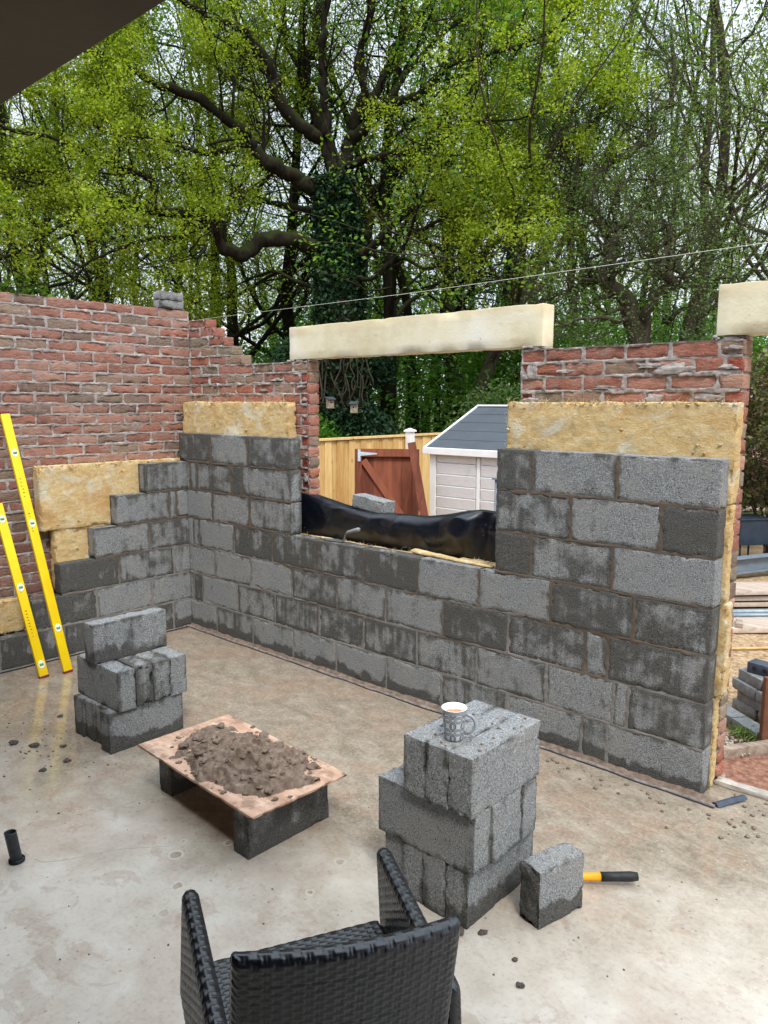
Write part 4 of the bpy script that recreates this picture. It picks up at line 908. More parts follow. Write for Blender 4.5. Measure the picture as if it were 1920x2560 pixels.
def f_arm(sg):
    def f(s):
        fo = (-.50 + .51 * s) if sg > 0 else (-.56 + .57 * s); k = endround(s, .56, .03)
        zt = .635 - .015 * (1 - s); zb = .36
        B = unit(np.array([0, 0, 1.0]) - cu * sg * 0.05); cc = CO + cu * (.256 - .034 * (1 - s) if sg > 0 else -.262 + .004 * (1 - s)) + cf * fo + cz_ * ((zt + zb) / 2)
        return cc, cu, B, .019 * (.4 + .6 * k), (zt - zb) / 2 * (0.9 + .1 * k)
    return f
for sg in (-1, 1): woven('armrest', f_arm(sg), .61, None)
def f_seat(s):
    u = -.228 + .445 * s
    return CO + cu * u + cf * (-.275 + .0) + cz_ * (.436 - .0), cz_, cf, .024, .245
woven('seat', f_seat, .46, None, .0032)
for sg in (-1, 1):
    for fo, top_, dz in ((-.04, .42, .02), (-.56, .42, -.06)):
        mb = MB(); b_ = CO + cu * sg * .235 + cf * (fo + dz * .6); t_ = CO + cu * sg * .245 + cf * fo
        tube(mb, [b_ + cz_ * .001, b_ + cz_ * .2 + (t_ - b_) * .5, t_ + cz_ * top_], [.018, .022, .026], 12); mb.build('leg', M['rattan'], ch)

# ------------------------------------------------------------------ string line along the brick wall
mb = MB(); tube(mb, [(0.02, 0.192, 2.468), (2.2, 0.192, 2.472), (4.3, 0.192, 2.502), (5.6, 0.192, 2.52)], .0012, 6)
tag(mb.build('string_line', M['string']), 'taut white builder string line above the lintel', 'string')

# ------------------------------------------------------------------ garden: fence, gate, shed
fe = thing('timber_fence', 'pale vertical board timber fence with white post cap beyond the opening', 'fence', (-1.25, 4, -.3))
mb = MB(); y = 1.2; i = 0
while y < 8.5:
    w = 0.10; zt = 1.365 + .0035 * (y - 2.5)
    rbox(mb, (-1.25 + (.006 if i % 2 else -.006), y + w / 2, (zt - .3) / 2), (.018, w + .01, zt + .3), None, r=.003, seed=i); y += w; i += 1
mb.build('boards', M['pine'], fe, False)
mb = MB(); rbox(mb, (-1.246, 4.85, 1.395), (.06, 7.3, .03), axes((1, 0, 0), unit((0, 1, .0035)), (0, 0, 1)), r=.004); mb.build('top_rail', M['pine'], fe, False)
for y in (4.16, 1.9, 6.4):
    mb = MB(); span(mb, (-1.22, y - .045, -.35), (-1.13, y + .045, 1.44), r=.006); po = mb.build('post', M['white'], fe, False)
    mb = MB(); b = 1.442; V = np.array([(-1.232, y - .06, b), (-1.115, y - .06, b), (-1.115, y + .06, b), (-1.232, y + .06, b), (-1.232, y - .06, b + .02), (-1.115, y - .06, b + .02), (-1.115, y + .06, b + .02), (-1.232, y + .06, b + .02), (-1.175, y, b + .05)])
    mb.add(V, [np.array([[3, 2, 1, 0], [0, 1, 5, 4], [1, 2, 6, 5], [2, 3, 7, 6], [3, 0, 4, 7]]), np.array([[4, 5, 8], [5, 6, 8], [6, 7, 8], [7, 4, 8]])]); mb.build('cap', M['white'], po, False)
# gate leaning between fence and shed
dg = 8.3; gl = at(768, 970, dg); gr = at(906, 962, dg - .05); gx = gr - gl; gx[2] = 0; gw = np.linalg.norm(gx); gx /= gw; gn = np.cross([0, 0, 1], gx)
if gn @ (CAM_LOC - gl) < 0: gn = -gn
up = unit(np.array([0, 0, 1.0]) - gn * .10); gn2 = unit(np.cross(gx, up));  gn2 = gn2 if gn2 @ gn > 0 else -gn2
RG = axes(gx, -gn2, up); RG = RG if np.linalg.det(RG) > 0 else axes(gx, gn2, up)
gzt = gl[2]; GH = gzt + .28
ga = thing('timber_gate', 'red brown braced timber gate leaning in front of the pale fence', 'gate', (gl[0], gl[1], -.3))
top0 = gl.copy()
def gp(u, v, w=0): return top0 + gx * u - up * v + gn2 * w
mb = MB()
for k in range(7): rbox(mb, gp(gw * (k + .5) / 7, GH / 2 + .02, 0), (gw / 7 + .002, .016 + .001 * (k % 2), GH - .04), RG, r=.002, seed=k)
mb.build('panel', M['redwood'], ga, False)
mb = MB(); rbox(mb, gp(.035, GH / 2, .03), (.075, .04, GH), RG, r=.003); rbox(mb, gp(gw - .035, GH / 2, .0305), (.07, .04, GH), RG, r=.003); rbox(mb, gp(gw / 2 + .0, .04, .034), (gw - .10, .038, .085), RG, r=.003); rbox(mb, gp(gw / 2 + .03, GH * .62, .031), (gw - .09, .038, .085), RG, r=.003)
mb.build('frame', M['redwood'], ga, False)
mb = MB(); a = gp(.09, .12, .026); b = gp(gw - .04, GH * .58, .026); bd = unit(b - a); rbox(mb, (a + b) / 2, (.072, .03, np.linalg.norm(b - a)), axes(unit(np.cross(bd, gn2)), gn2, bd), r=.003); mb.build('brace', M['redwood'], ga, False)
mb = MB(); rbox(mb, gp(.045, .07, .054), (.03, .006, .13), RG, r=.001); a = gp(.055, .055, .0555); V = np.array([gp(.06, .03, .055), gp(.06, .075, .055), gp(.24, .058, .055), gp(.24, .045, .055)]); mb.add(np.concatenate([V, V + gn2 * .004]), [np.array([[3, 2, 1, 0], [4, 5, 6, 7], [0, 1, 5, 4], [1, 2, 6, 5], [2, 3, 7, 6], [3, 0, 4, 7]])]); mb.build('hinge', M['zinc'], ga, False)
# loose gate post leaning on the gate
pt_ = at(889, 957, dg - .35); pb = at(919, 1130, dg - .45); d = unit(pt_ - pb); pb2 = pb + d * ((-.3 - pb[2]) / d[2]); L = np.linalg.norm(pt_ - pb2)
mb = MB(); rbox(mb, (pt_ + pb2) / 2, (.085, .085, L), axes(unit(gx - d * (gx @ d)), unit(np.cross(d, unit(gx - d * (gx @ d)))), d), r=.005)
tag(mb.build('gate_post', M['redwood'], smooth=False), 'red brown square post leaning at the right edge of the gate', 'post')
# shed
sh = thing('garden_shed', 'pale plastic garden shed with dark grey pitched roof', 'shed', (1.2, 4.1, -.3))
x0, x1, y0, y1, ze, zr = -0.06, 2.35, 3.2, 5.12, 1.30, 1.765
mb = MB(); span(mb, (x0, y0, -.3), (x1, y1, ze), r=.006)
V = np.array([(x0, y0, ze), (x0, y1, ze), (x0, (y0 + y1) / 2, zr - .04), (x1, y0, ze), (x1, y1, ze), (x1, (y0 + y1) / 2, zr - .04)]); mb.add(V, [np.array([[0, 2, 1], [3, 4, 5]])])
for px0, px1 in ((x0 + .10, x0 + .62), (x0 + .69, x0 + 1.21), (x0 + 1.28, x0 + 1.80)):
    z = -.2
    while z < 1.22:
        rbox(mb, ((px0 + px1) / 2, y0 - .006, z + .062), (px1 - px0, .022, .117), axes((1, 0, 0), unit((0, 1, .10)), unit((0, -.10, 1))), r=.005); z += .124
wall_o = mb.build('wall', M['shedwall'], sh, False)
mb = MB(); span(mb, (x0 + .635, y0 - .016, -.25), (x0 + .675, y0 - .002, 1.24), r=.004); span(mb, (x0, y0 - .02, -.28), (x0 + .085, y0 - .001, 1.27), r=.006); mb.build('trim', M['white'], wall_o, False)
mb = MB(); ym = (y0 + y1) / 2; ov = .05; V = []
sl = (zr - ze) / (ym - y0)
for x in (x0 - .04, x1 + .04):
    for dz in (0, .035):
        V += [(x, y0 - ov, ze - ov * sl + dz + .01), (x, ym, zr + dz - .025), (x, y1 + ov, ze - ov * sl + dz + .01)]
mb.add(np.array(V), [np.array([[3, 9, 10, 4], [4, 10, 11, 5], [0, 1, 7, 6], [1, 2, 8, 7], [0, 6, 9, 3], [2, 5, 11, 8], [0, 3, 4, 1], [1, 4, 5, 2], [6, 7, 10, 9], [7, 8, 11, 10]])])
for k in range(1, 5):
    f = k / 5; yy = y0 - ov + (ym - y0 + ov) * f; zz = ze - ov * sl + .045 + (zr - .035 - ze + ov * sl) * f + .0
    rbox(mb, ((x0 + x1) / 2, yy, zz + .0015), (x1 - x0 + .07, .012, .006), axes((1, 0, 0), unit((0, 1, sl)), unit((0, -sl, 1))), r=.002)
mb.build('roof', M['shedroof'], sh, False)
mb = MB(); rbox(mb, ((x0 + x1) / 2, y0 - ov - .012, ze - ov * sl + .015), (x1 - x0 + .12, .03, .075), None, r=.006); rbox(mb, ((x0 + x1) / 2, ym, zr + .018), (x1 - x0 + .1, .06, .022), None, r=.006)
for x in (x0 - .052,):
    a = np.array([x, y0 - ov, ze - ov * sl + .03]); b = np.array([x, ym, zr]); d = unit(b - a); rbox(mb, (a + b) / 2, (.022, np.linalg.norm(b - a), .05), axes((1, 0, 0), d, unit(np.cross((1, 0, 0), d))), r=.004)
mb.build('fascia', M['white'], sh, False)
mb = MB(); a = at(1073, 1055, 7.6); tube(mb, [(a[0], a[1], -.3), (a[0], a[1], 1.06)], .022, 10); rbox(mb, (a[0], a[1], 1.07), (.075, .075, .02)); tag(mb.build('rotary_line_post', M['ltgrey']), 'slim grey post in front of the shed beside the block pier', 'post')

# ------------------------------------------------------------------ building materials beyond the pier's right end
pd = unit((.70, .714, 0)); pn = unit((.714, -.70, 0))      # along the timber, towards the camera
RP = axes(pd, -pn, (0, 0, 1)); RP = RP if np.linalg.det(RP) > 0 else axes(pd, pn, (0, 0, 1))
def plank(p, L, w, t_, label, name='timber_plank', group='timber planks stacked on the soil', mat='board', yaw=0, tilt=0, seed=0):
    mb = MB(); rbox(mb, np.array(p), (L, w, t_), RP @ rz(yaw), r=.004, seg=.1, amp=.001, seed=seed); return tag(mb.build(name, M[mat]), label, 'plank', group)
b0 = np.array([3.37, 3.17, 0]); cdir = -pn
plank(b0 + cdir * .16 + pd * .7 + [0, 0, -.066], 2.4, .32, .045, 'wide pale board flat on the soil in front of the blue pipes', seed=1)
tz = b0 + cdir * .72
for k, zz in enumerate((-.062, -.002, .062)):
    plank(tz + cdir * .14 + pd * (.8 + .1 * k) + [0, 0, zz + .02], 2.6, .30 + .05 * (k == 2), .042, ['lowest pale plank of the pile behind the pipes', 'middle plank of the pile behind the pipes', 'topmost pale plank of the pile behind the pipes'][k], seed=5 + k, yaw=.02 * (k - 1))
for k in range(2):
    for e in (.0,):
        pass
for k in range(2):
    mb = MB(); c = b0 + cdir * (.40 + .10 * k) + [0, 0, -.055 + .004 * k]; tube(mb, [c - pd * .6, c + pd * 2.2], .030 if k else .026, 14)
    tag(mb.build('scaffold_tube', M['pipe']), ['blue grey tube lying on the soil behind the wide board, nearer one', 'blue grey tube lying against the plank pile, farther one'][k], 'tube', 'blue grey tubes beside the planks')
mb = MB(); rbox(mb, b0 + cdir * .10 + pd * -.02 + [0, 0, -.025], (.055, .22, .035), RP @ rz(-.5), r=.004); tag(mb.build('timber_offcut', M['board'], smooth=False), 'short timber offcut lying across the end of the wide board', 'offcut')
mb = MB(); bs = np.array([3.40, 2.65, -.092]); tube(mb, [bs - pd * .4, bs + pd * .6 + [0, 0, .004], bs + pd * 1.6], .010, 6); tag(mb.build('timber_lath', M['pine']), 'thin pale lath lying on the sandy soil', 'lath')
# steel beam
a = np.array([2.50, 5.50, -.10]); b = np.array([2.90, 6.38, -.10]); d = unit(b - a); c = np.cross([0, 0, 1], d)
RB = axes(d, c, (0, 0, 1)); m0 = a + d * .55
mb = MB()
for cc, dm in (((0, 0, .006), (2.4, .13, .012)), ((0, 0, .173), (2.4, .13, .012)), ((0, 0, .0895), (2.4, .010, .154))): rbox(mb, m0 + [0, 0, cc[2]], dm, RB, r=.002)
tag(mb.build('steel_beam', M['ltgrey'], smooth=False), 'grey steel I beam lying on the soil beyond the planks', 'steel beam')
# fire box on legs
fb = thing('fire_box', 'dark navy metal box on thin legs beyond the steel beam', 'fire box', (2.35, 6.75, -.1))
mb = MB(); c = np.array([2.28, 6.62, .24]); RFB = axes(unit((.60, .80, 0)), unit((-.80, .60, 0)), (0, 0, 1))
for k in range(5): pass
rbox(mb, c, (.42, .38, .32), RFB, r=.01); rbox(mb, c + [0, 0, .165], (.46, .42, .02), RFB, r=.005); mb.build('body', M['navy'], fb, False)
for sx in (-.17, .17):
    for sy in (-.15, .15):
        mb = MB(); q = c + RFB[:, 0] * sx + RFB[:, 1] * sy; tube(mb, [(q[0], q[1], -.12), (q[0], q[1], .1)], .012, 6); mb.build('leg', M['blackrub'], fb)
for k, (dz, lab) in enumerate([(0.02, 'pale board propped beyond the fire box, lower one'), (.09, 'grey white board propped beyond the fire box, upper one')]):
    c = at(1645, 1118 - 20 * k, 11.0 + .3 * k); plank(c, 1.6, .20, .04, lab, 'garden_board', 'boards propped beyond the fire box', 'board', .1 * k)
# dwarf pile of grey bricks with two dark ones on top
gb = np.array([3.83, 1.50, -.10]); bd_ = unit((.72, -.55, 0)); bp_ = unit((.55, .72, 0))
RBk = axes(bd_, bp_, (0, 0, 1))
def gbrick(p, label, dark=False, R_=RBk, seed=0):
    mb = MB(); rbox(mb, np.array(p), (.215, .1025, .065), R_, seg=.03, r=.004, amp=.0015, chip=.004, seed=seed)
    if dark:
        for k in (-1, 0, 1):
            c0 = np.array(p) + R_[:, 0] * k * .062 - R_[:, 1] * .0518; a = np.arange(14) * 2 * math.pi / 14
            mb.add(np.array([c0 + R_[:, 0] * math.cos(q) * .014 + R_[:, 2] * math.sin(q) * .014 - R_[:, 1] * .0006 for q in a]), [np.arange(14)[None]], 1)
    return tag(mb.build('loose_brick', [M['engdark'] if dark else M['engbrick'], M['blackrub']]), label, 'brick', 'grey bricks piled on the soil')
k = 0
names = ['lowest course', 'second course', 'third course', 'top course']
for lv in range(4):
    for j in range(2):
        p = gb + bd_ * (j * .222 + .10 + .03 * (lv % 2)) + bp_ * (.012 * math.sin(lv * 2.3 + j)) + [0, 0, .036 + lv * .067]
        gbrick(p, 'grey brick in the %s of the pile beyond the pier, %s end' % (names[lv], ['far', 'near'][j]), seed=70 + lv * 2 + j)
for j in range(2): gbrick(gb - bp_ * .20 + bd_ * (j * .225 + .16) + [0, 0, .034], ['flat grey brick at the foot of the brick pile, nearest the pier', 'flat grey brick at the foot of the brick pile, nearest the frame edge'][j], R_=RBk, seed=90 + j)
gbrick(gb + bd_ * .16 + bp_ * .06 + [0, 0, .036 + 4 * .067 + .0], 'dark blue brick lying on its face atop the brick pile', True, RBk @ rz(.5), 95)
gbrick(gb + bd_ * .36 + bp_ * .05 + [0, 0, .036 + 4 * .067 + .02], 'dark blue perforated brick on edge atop the brick pile', True, RBk @ rz(.15) @ axes((1, 0, 0), (0, 0, 1), (0, -1, 0)), 96)
mb = MB(); rbox(mb, (4.13, 1.02, .10), (.10, .03, .42), rz(.9), r=.004, seg=.05, amp=.002); tag(mb.build('rusty_plate', M['rust']), 'rusty brown upright plate at right edge beside the brick pile', 'plate')
mb = MB(); rbox(mb, (4.06, .84, -.085), (.62, .05, .07), rz(math.atan2(.26, .167)), r=.004, seg=.05, amp=.002); tag(mb.build('edging_board', M['board']), 'low timber edging board in the soil near the pier foot', 'edging')
mb = MB()
for i in range(260):
    p = np.array([4.02, 1.05, -.085]) + np.array([RNG.normal(0, .05), RNG.normal(0, .035), 0]); d = np.array([RNG.normal(0, .6), RNG.normal(0, .6), 1.0]) * RNG.uniform(.03, .085)
    s_ = unit(np.cross(d, [0.3, .8, .1])) * .003; mb.add(np.array([p - s_, p + s_, p + d * .6 + s_ * .7, p + d + [d[0] * .6, d[1] * .6, -.02], p + d * .6 - s_ * .7]), [np.array([[0, 1, 2, 3, 4]])])
tag(mb.build('grass_tuft', M['grass'], smooth=False), 'small green grass tuft beside the rusty plate', 'grass')
mb = MB()
for i in range(220): lump(mb, (RNG.normal(3.93, .10), RNG.normal(.93, .09), -.095), RNG.uniform(.004, .012), i, 0, .6, .4, 4)
tag(mb.build('gravel', m_simple('pale_gravel', lin(176, 166, 152), .8, 60, .4, .1)), 'pale gravel patch beyond the pier foot', 'gravel', kind='stuff')

# ================================================================== TREES
def leafmesh(mb, C, n_each, spread, size, flat=0.5, droop=0.25, mat=0):
    C = np.asarray(C, float)
    if not len(C): return
    C = np.repeat(C, n_each, 0); N = len(C)
    c = C + RNG.normal(0, 1, (N, 3)) * spread
    a = RNG.normal(0, 1, (N, 3)); a[:, 2] = a[:, 2] * flat - droop; a /= np.linalg.norm(a, axis=1, keepdims=True)
    b = np.cross(a, RNG.normal(0, 1, (N, 3)) * [.5, .5, 1] + [0, 0, .6]); b /= np.maximum(np.linalg.norm(b, axis=1, keepdims=True), 1e-6)
    s = size * RNG.uniform(.6, 1.25, (N, 1))
    V = np.stack([c - a * s * .5, c + b * s * .30 + a * s * .05, c + a * s * .5, c - b * s * .30 + a * s * .05], 1).reshape(-1, 3)
    mb.add(V, np.arange(4 * N).reshape(N, 4), mat)
def cat(pts, k=5):
    P = np.asarray(pts, float); P = np.concatenate([[2 * P[0] - P[1]], P, [2 * P[-1] - P[-2]]]); o = []
    for i in range(1, len(P) - 2):
        for t_ in np.linspace(0, 1, k, endpoint=False):
            o.append(.5 * ((2 * P[i]) + (P[i + 1] - P[i - 1]) * t_ + (2 * P[i - 1] - 5 * P[i] + 4 * P[i + 1] - P[i + 2]) * t_ ** 2 + (3 * P[i] - P[i - 1] - 3 * P[i + 1] + P[i + 2]) * t_ ** 3))
    o.append(P[-2]); return np.array(o)
def rvec(): return RNG.normal(0, 1, 3)
def grow(wood, tips, p, d, L, r, lev, maxlev, up=0.12, wander=0.28, kids=5, ratio=.55):
    n = 5 if lev < maxlev else 4
    pts = [p]; q = np.array(p, float); dd = unit(d)
    for i in range(n):
        dd = unit(dd + rvec() * wander * .55 + np.array([0, 0, up])); q = q + dd * L / n; pts.append(q)
    pts = np.array(pts); rad = np.linspace(r, r * .45 if lev < maxlev else r * .3, n + 1)
    tube(wood, pts, rad, 6 if r > .03 else (4 if r > .012 else 3), cap=False)
    if lev >= maxlev:
        tips.extend([pts[-1], pts[-2]] + ([pts[2]] if RNG.random() < .5 else [])); return
    for j in range(kids):
        f = RNG.uniform(.25, 1.0); i = min(n - 1, int(f * n)); b = pts[i] + (pts[i + 1] - pts[i]) * (f * n - i if f < 1 else 1)
        ax = unit(pts[i + 1] - pts[i]); s_ = unit(rvec() - ax * 0.0); s_ = unit(s_ - ax * (s_ @ ax))
        grow(wood, tips, b, ax * .65 + s_ * .85, L * ratio * RNG.uniform(.7, 1.25), max(.004, r * .5 * (1 - .4 * f)), lev + 1, maxlev, up, wander, kids, ratio)
    grow(wood, tips, pts[-1], dd, L * ratio, r * .45, lev + 1, maxlev, up, wander, max(2, kids - 1), ratio)

# the big ivy-clad oak
oak = thing('oak_tree', 'large spreading oak with ivy clad trunk and fresh yellow green leaves', 'tree', tuple(spot(735, 15, -.3)))
DT = 15.0
wood = MB(); tips = []
trunk = cat([spot(742, DT, -.4), at(738, 800, DT), at(735, 640, DT), at(733, 520, DT), at(728, 440, DT), at(724, 385, DT)], 5)
tube(wood, trunk, np.linspace(.46, .30, len(trunk)), 18, gnarl=.3)
LIMBS = [  # (points in the design picture with depth, start radius, end radius)
    ([(715, 545, 15), (645, 522, 14.6), (575, 515, 14.2), (520, 550, 13.9), (480, 525, 13.7), (460, 475, 13.5), (400, 465, 13.3), (320, 455, 13.1), (270, 440, 13), (200, 410, 12.8), (150, 392, 12.7), (75, 375, 12.6), (-40, 395, 12.5)], .21, .05),
    ([(335, 456, 13.1), (332, 400, 13.0), (290, 372, 12.8), (215, 345, 12.5), (120, 300, 12.3), (20, 280, 12)], .10, .03),
    ([(460, 480, 13.5), (400, 505, 13), (300, 520, 12.6), (200, 560, 12.2)], .06, .02),
    ([(725, 420, 15), (660, 400, 14.8), (620, 370, 14.6), (575, 350, 14.4), (540, 310, 14.2), (520, 280, 14), (435, 215, 13.6), (350, 185, 13.3), (280, 145, 13), (225, 120, 12.8), (120, 90, 12.4)], .22, .04),
    ([(540, 312, 14.2), (440, 330, 13.8), (350, 300, 13.4), (250, 290, 13), (140, 240, 12.6)], .09, .02),
    ([(724, 400, 15), (700, 310, 14.8), (660, 280, 14.6), (600, 215, 14.4), (595, 165, 14.3), (550, 90, 14), (500, 55, 13.8), (425, 25, 13.5), (340, -40, 13.2)], .19, .05),
    ([(600, 215, 14.4), (520, 190, 14.9), (440, 120, 15.3), (330, 90, 15.8)], .08, .02),
    ([(726, 390, 15), (702, 300, 15.1), (668, 215, 15.2), (657, 165, 15.3), (680, 75, 15.4), (700, -40, 15.6)], .19, .09),
    ([(658, 165, 15.3), (620, 90, 15.5), (610, 10, 15.8), (590, -60, 16)], .09, .04),
    ([(728, 380, 15), (710, 300, 14.7), (704, 225, 14.5), (695, 150, 14.3), (700, 50, 14), (720, -60, 13.8)], .13, .05),
    ([(735, 390, 15), (752, 320, 14.9), (765, 270, 14.8), (785, 200, 14.6), (775, 120, 14.5), (800, 30, 14.3), (790, -60, 14.2)], .18, .06),
    ([(755, 310, 14.9), (800, 262, 14.6), (830, 225, 14.4), (905, 205, 14), (960, 150, 13.7), (1040, 120, 13.3), (1120, 100, 13), (1200, 60, 12.7)], .15, .03),
    ([(765, 270, 14.8), (830, 170, 15.1), (860, 90, 15.4), (920, 20, 15.6), (950, -60, 15.8)], .14, .05),
    ([(830, 225, 14.4), (885, 150, 14.8), (960, 70, 15.2), (1050, 10, 15.6)], .09, .03),
    ([(738, 520, 15), (790, 545, 14.7), (850, 480, 14.2), (920, 440, 13.8), (1000, 400, 13.3), (1080, 380, 13), (1160, 350, 12.7)], .13, .03),
    ([(850, 480, 14.2), (900, 500, 13.6), (960, 470, 13.1), (1030, 470, 12.8), (1080, 490, 12.5)], .07, .02),
    ([(733, 470, 15), (780, 430, 15.3), (850, 380, 15.7), (950, 300, 16), (1040, 240, 16.3), (1130, 190, 16.6)], .12, .03),
    ([(738, 590, 15), (800, 600, 14.5), (860, 560, 14), (930, 580, 13.4), (1000, 560, 12.9)], .08, .02),
    ([(715, 480, 15), (650, 450, 15.6), (560, 430, 16.1), (470, 380, 16.5), (380, 350, 17), (280, 330, 17.4)], .11, .02),
    ([(720, 600, 15), (670, 620, 15.3), (600, 590, 15.8), (540, 600, 16.2), (470, 640, 16.6)], .07, .02),
    ([(740, 360, 15), (850, 330, 13.8), (930, 320, 13), (1010, 270, 12.4), (1090, 260, 12)], .10, .02),
    ([(742, 720, 15.2), (768, 620, 15.4), (788, 540, 15.6), (800, 470, 15.8), (835, 390, 16), (900, 330, 16.2)], .22, .05),
    ([(75, 375, 12.6), (20, 420, 12.3), (-60, 470, 12)], .045, .02),
    ([(200, 410, 12.8), (150, 470, 12.5), (80, 520, 12.2), (0, 560, 12)], .05, .02),
]
for pts, r0, r1 in LIMBS:
    C = cat([at(*p) for p in pts], 4); n = len(C)
    C[1:-1] += RNG.normal(0, .018, (n - 2, 3)); rad = r1 + (r0 * .74 - r1) * (1 - np.linspace(0, 1, n)) ** 1.2; rad = np.maximum(rad, r1 * .7); C2 = cat(C, 4); tube(wood, C2, np.interp(np.linspace(0, 1, len(C2)), np.linspace(0, 1, n), rad), 14 if r0 > .1 else 8, gnarl=.55)
    Lt = np.linalg.norm(np.diff(C, axis=0), axis=1).sum(); nk = int(Lt / .40)
    for j in range(nk):
        f = RNG.uniform(.18, 1.0) ** .8; i = min(n - 2, int(f * (n - 1))); ax = unit(C[i + 1] - C[i]); s_ = rvec(); s_ = unit(s_ - ax * (s_ @ ax)); s_[2] += .15
        grow(wood, tips, C[i], ax * .55 + s_ * .9, RNG.uniform(.8, 1.7) * (1.1 - .3 * f), max(.012, rad[i] * .34), 0, 2, .10, .34, 4, .58)
    grow(wood, tips, C[-1], C[-1] - C[-2], 1.2, r1, 0, 2, .1, .3, 5, .6)
wood.build('trunk', M['oakbark'], oak)
tips = np.array(tips); keepm = .55 * fbm(tips, .55, 2, 5) + .45 * vn(tips, 1.9, 6) + RNG.normal(0, .03, len(tips)) > .47
lat = np.abs((tips - trunk[12]) @ _r); dfr = np.hypot(tips[:, 0] - trunk[12][0], tips[:, 1] - trunk[12][1])
keepm &= RNG.random(len(tips)) < np.clip((lat - .9) / 2.6, .22, 1) * np.where(RNG.random(len(tips)) < .12, .5, 1)
mb = MB(); leafmesh(mb, tips[keepm], 46, .09, .058, .6, .5); leafmesh(mb, tips[~keepm], 2, .05, .04, .6, .4)
mb.build('crown', M['oakleaf'], oak, False)
# ivy on the oak's trunk
T = np.linspace(0, 1, 400); cen = np.array([np.interp(T, np.linspace(0, 1, len(trunk)), trunk[:, k]) for k in range(3)]).T
pt = cen[RNG.integers(0, 392, 12500)]; a = RNG.uniform(0, 2 * math.pi, len(pt)); zrel = (pt[:, 2] - pt[:, 2].min()) / np.ptp(pt[:, 2])
rr_ = (.50 - .12 * zrel) * (1 + .35 * (fbm(np.stack([np.cos(a) * 2, np.sin(a) * 2, pt[:, 2] * 1.2], 1), 1.0, 3, 9) - .45)) + RNG.normal(0, .04, len(pt))
pt = pt + np.stack([np.cos(a) * rr_, np.sin(a) * rr_, 0 * a], 1)
mb = MB(); leafmesh(mb, pt, 2, .05, .10, .8, .5); mb.build('ivy', M['ivyleaf'], oak, False)

def tree(name, label, cat_, x, depth, h, r, bark, leaf, seed, lean=(0, 0), kids=13, dens=5, spread=.22, lsize=.15, crown0=.35, maxlev=1, blen=.34, group=None, up=.2, keep=.25):
    global RNG
    RNG = np.random.default_rng(seed); p0 = spot(x, depth, -.45)
    root = thing(name, label, cat_, tuple(p0), group); wood = MB(); tips = []
    n = 8; pts = [p0]; d = unit(np.array([lean[0], lean[1], 1.0]))
    for i in range(n):
        d = unit(d + rvec() * .10 + np.array([0, 0, .1])); pts.append(pts[-1] + d * h / n)
    pts = np.array(pts); rad = np.linspace(r, r * .18, n + 1); C = cat(pts, 3); tube(wood, C, np.interp(np.linspace(0, 1, len(C)), np.linspace(0, 1, n + 1), rad), 9)
    for j in range(kids):
        f = crown0 + (1 - crown0) * (j + RNG.random()) / kids; i = min(len(C) - 2, int(f * (len(C) - 1))); ax = unit(C[i + 1] - C[i]); s_ = rvec(); s_[2] = 0; s_ = unit(s_)
        grow(wood, tips, C[i], ax * .5 + s_, h * blen * (1.15 - .6 * f) * RNG.uniform(.7, 1.2), max(.02, r * .42 * (1.1 - f)), 0, maxlev + 1, up * .5, .3, 4, .6)
    wood.build('trunk', bark, root)
    tips = np.array(tips); m = fbm(tips, .6, 2, seed) + RNG.normal(0, .08, len(tips)) > keep
    if m.sum(): mb = MB(); leafmesh(mb, tips[m], dens, spread, lsize); mb.build('crown', leaf, root, False)
    return root
TG = 'woodland trees behind the garden'
TREES = [
    ('slim dark trunk at far left rising behind the brick wall', 30, 19, 13, .17, 'darkbark', 'midleaf'),
    ('leafy green tree behind the left end of the brick wall', 130, 21, 12, .20, 'darkbark', 'midleaf'),
    ('forked dark tree above the middle of the left brick wall', 265, 20, 13, .17, 'darkbark', 'midleaf'),
    ('thin dark tree just left of the capping bricks', 350, 23, 14, .18, 'darkbark', 'greyleaf'),
    ('slender tree above the stepped brick corner', 455, 18, 12, .18, 'oakbark', 'midleaf'),
    ('curving tree between stepped corner and lintel', 560, 19, 12, .20, 'oakbark', 'greyleaf'),
    ('thick trunk directly left of the ivy clad oak', 640, 20, 13, .22, 'oakbark', 'midleaf'),
    ('dark trunk seen in the opening right of the bird boxes', 850, 17, 12, .20, 'darkbark', 'deepleaf'),
    ('thin pale brown trunk in the opening above the fence post', 900, 20, 13, .16, 'darkbark', 'deepleaf'),
    ('pale trunk in the opening left of the shed roof', 955, 15.5, 13, .17, 'palebark', 'midleaf'),
    ('dark trunk in the opening above the shed roof edge', 1010, 18, 14, .22, 'darkbark', 'deepleaf'),
    ('brown trunk above the shed ridge', 1060, 21, 14, .20, 'darkbark', 'midleaf'),
    ('tall grey tree with few leaves behind the right brick pier', 1230, 19, 15, .20, 'palebark', 'greyleaf'),
    ('tall bare twigged grey tree right of the twisted tree', 1450, 17, 16, .18, 'palebark', 'greyleaf'),
    ('slim grey tree with budding crown near the right edge', 1545, 20, 16, .17, 'palebark', 'greyleaf'),
    ('brownish tree with fine twigs at the right frame edge', 1650, 16, 12, .17, 'palebark', 'greyleaf'),
]
for i, (lab, x, dep, h, r, bk, lf) in enumerate(TREES):
    bare = bk == 'palebark' and lf == 'greyleaf'
    tree('woodland_tree', lab, 'tree', x, dep, h, r, M[bk], M[lf], 1000 + i, (RNG.normal(0, .1), RNG.normal(0, .1)), kids=17 if bare else 13, dens=9 if bare else 14, spread=.14, lsize=.075 if bare else .085, crown0=.25, maxlev=1, blen=.30 if bare else .34, group=TG, keep=.36 if bare else .3, up=.5 if bare else .2)
RNG = np.random.default_rng(77)
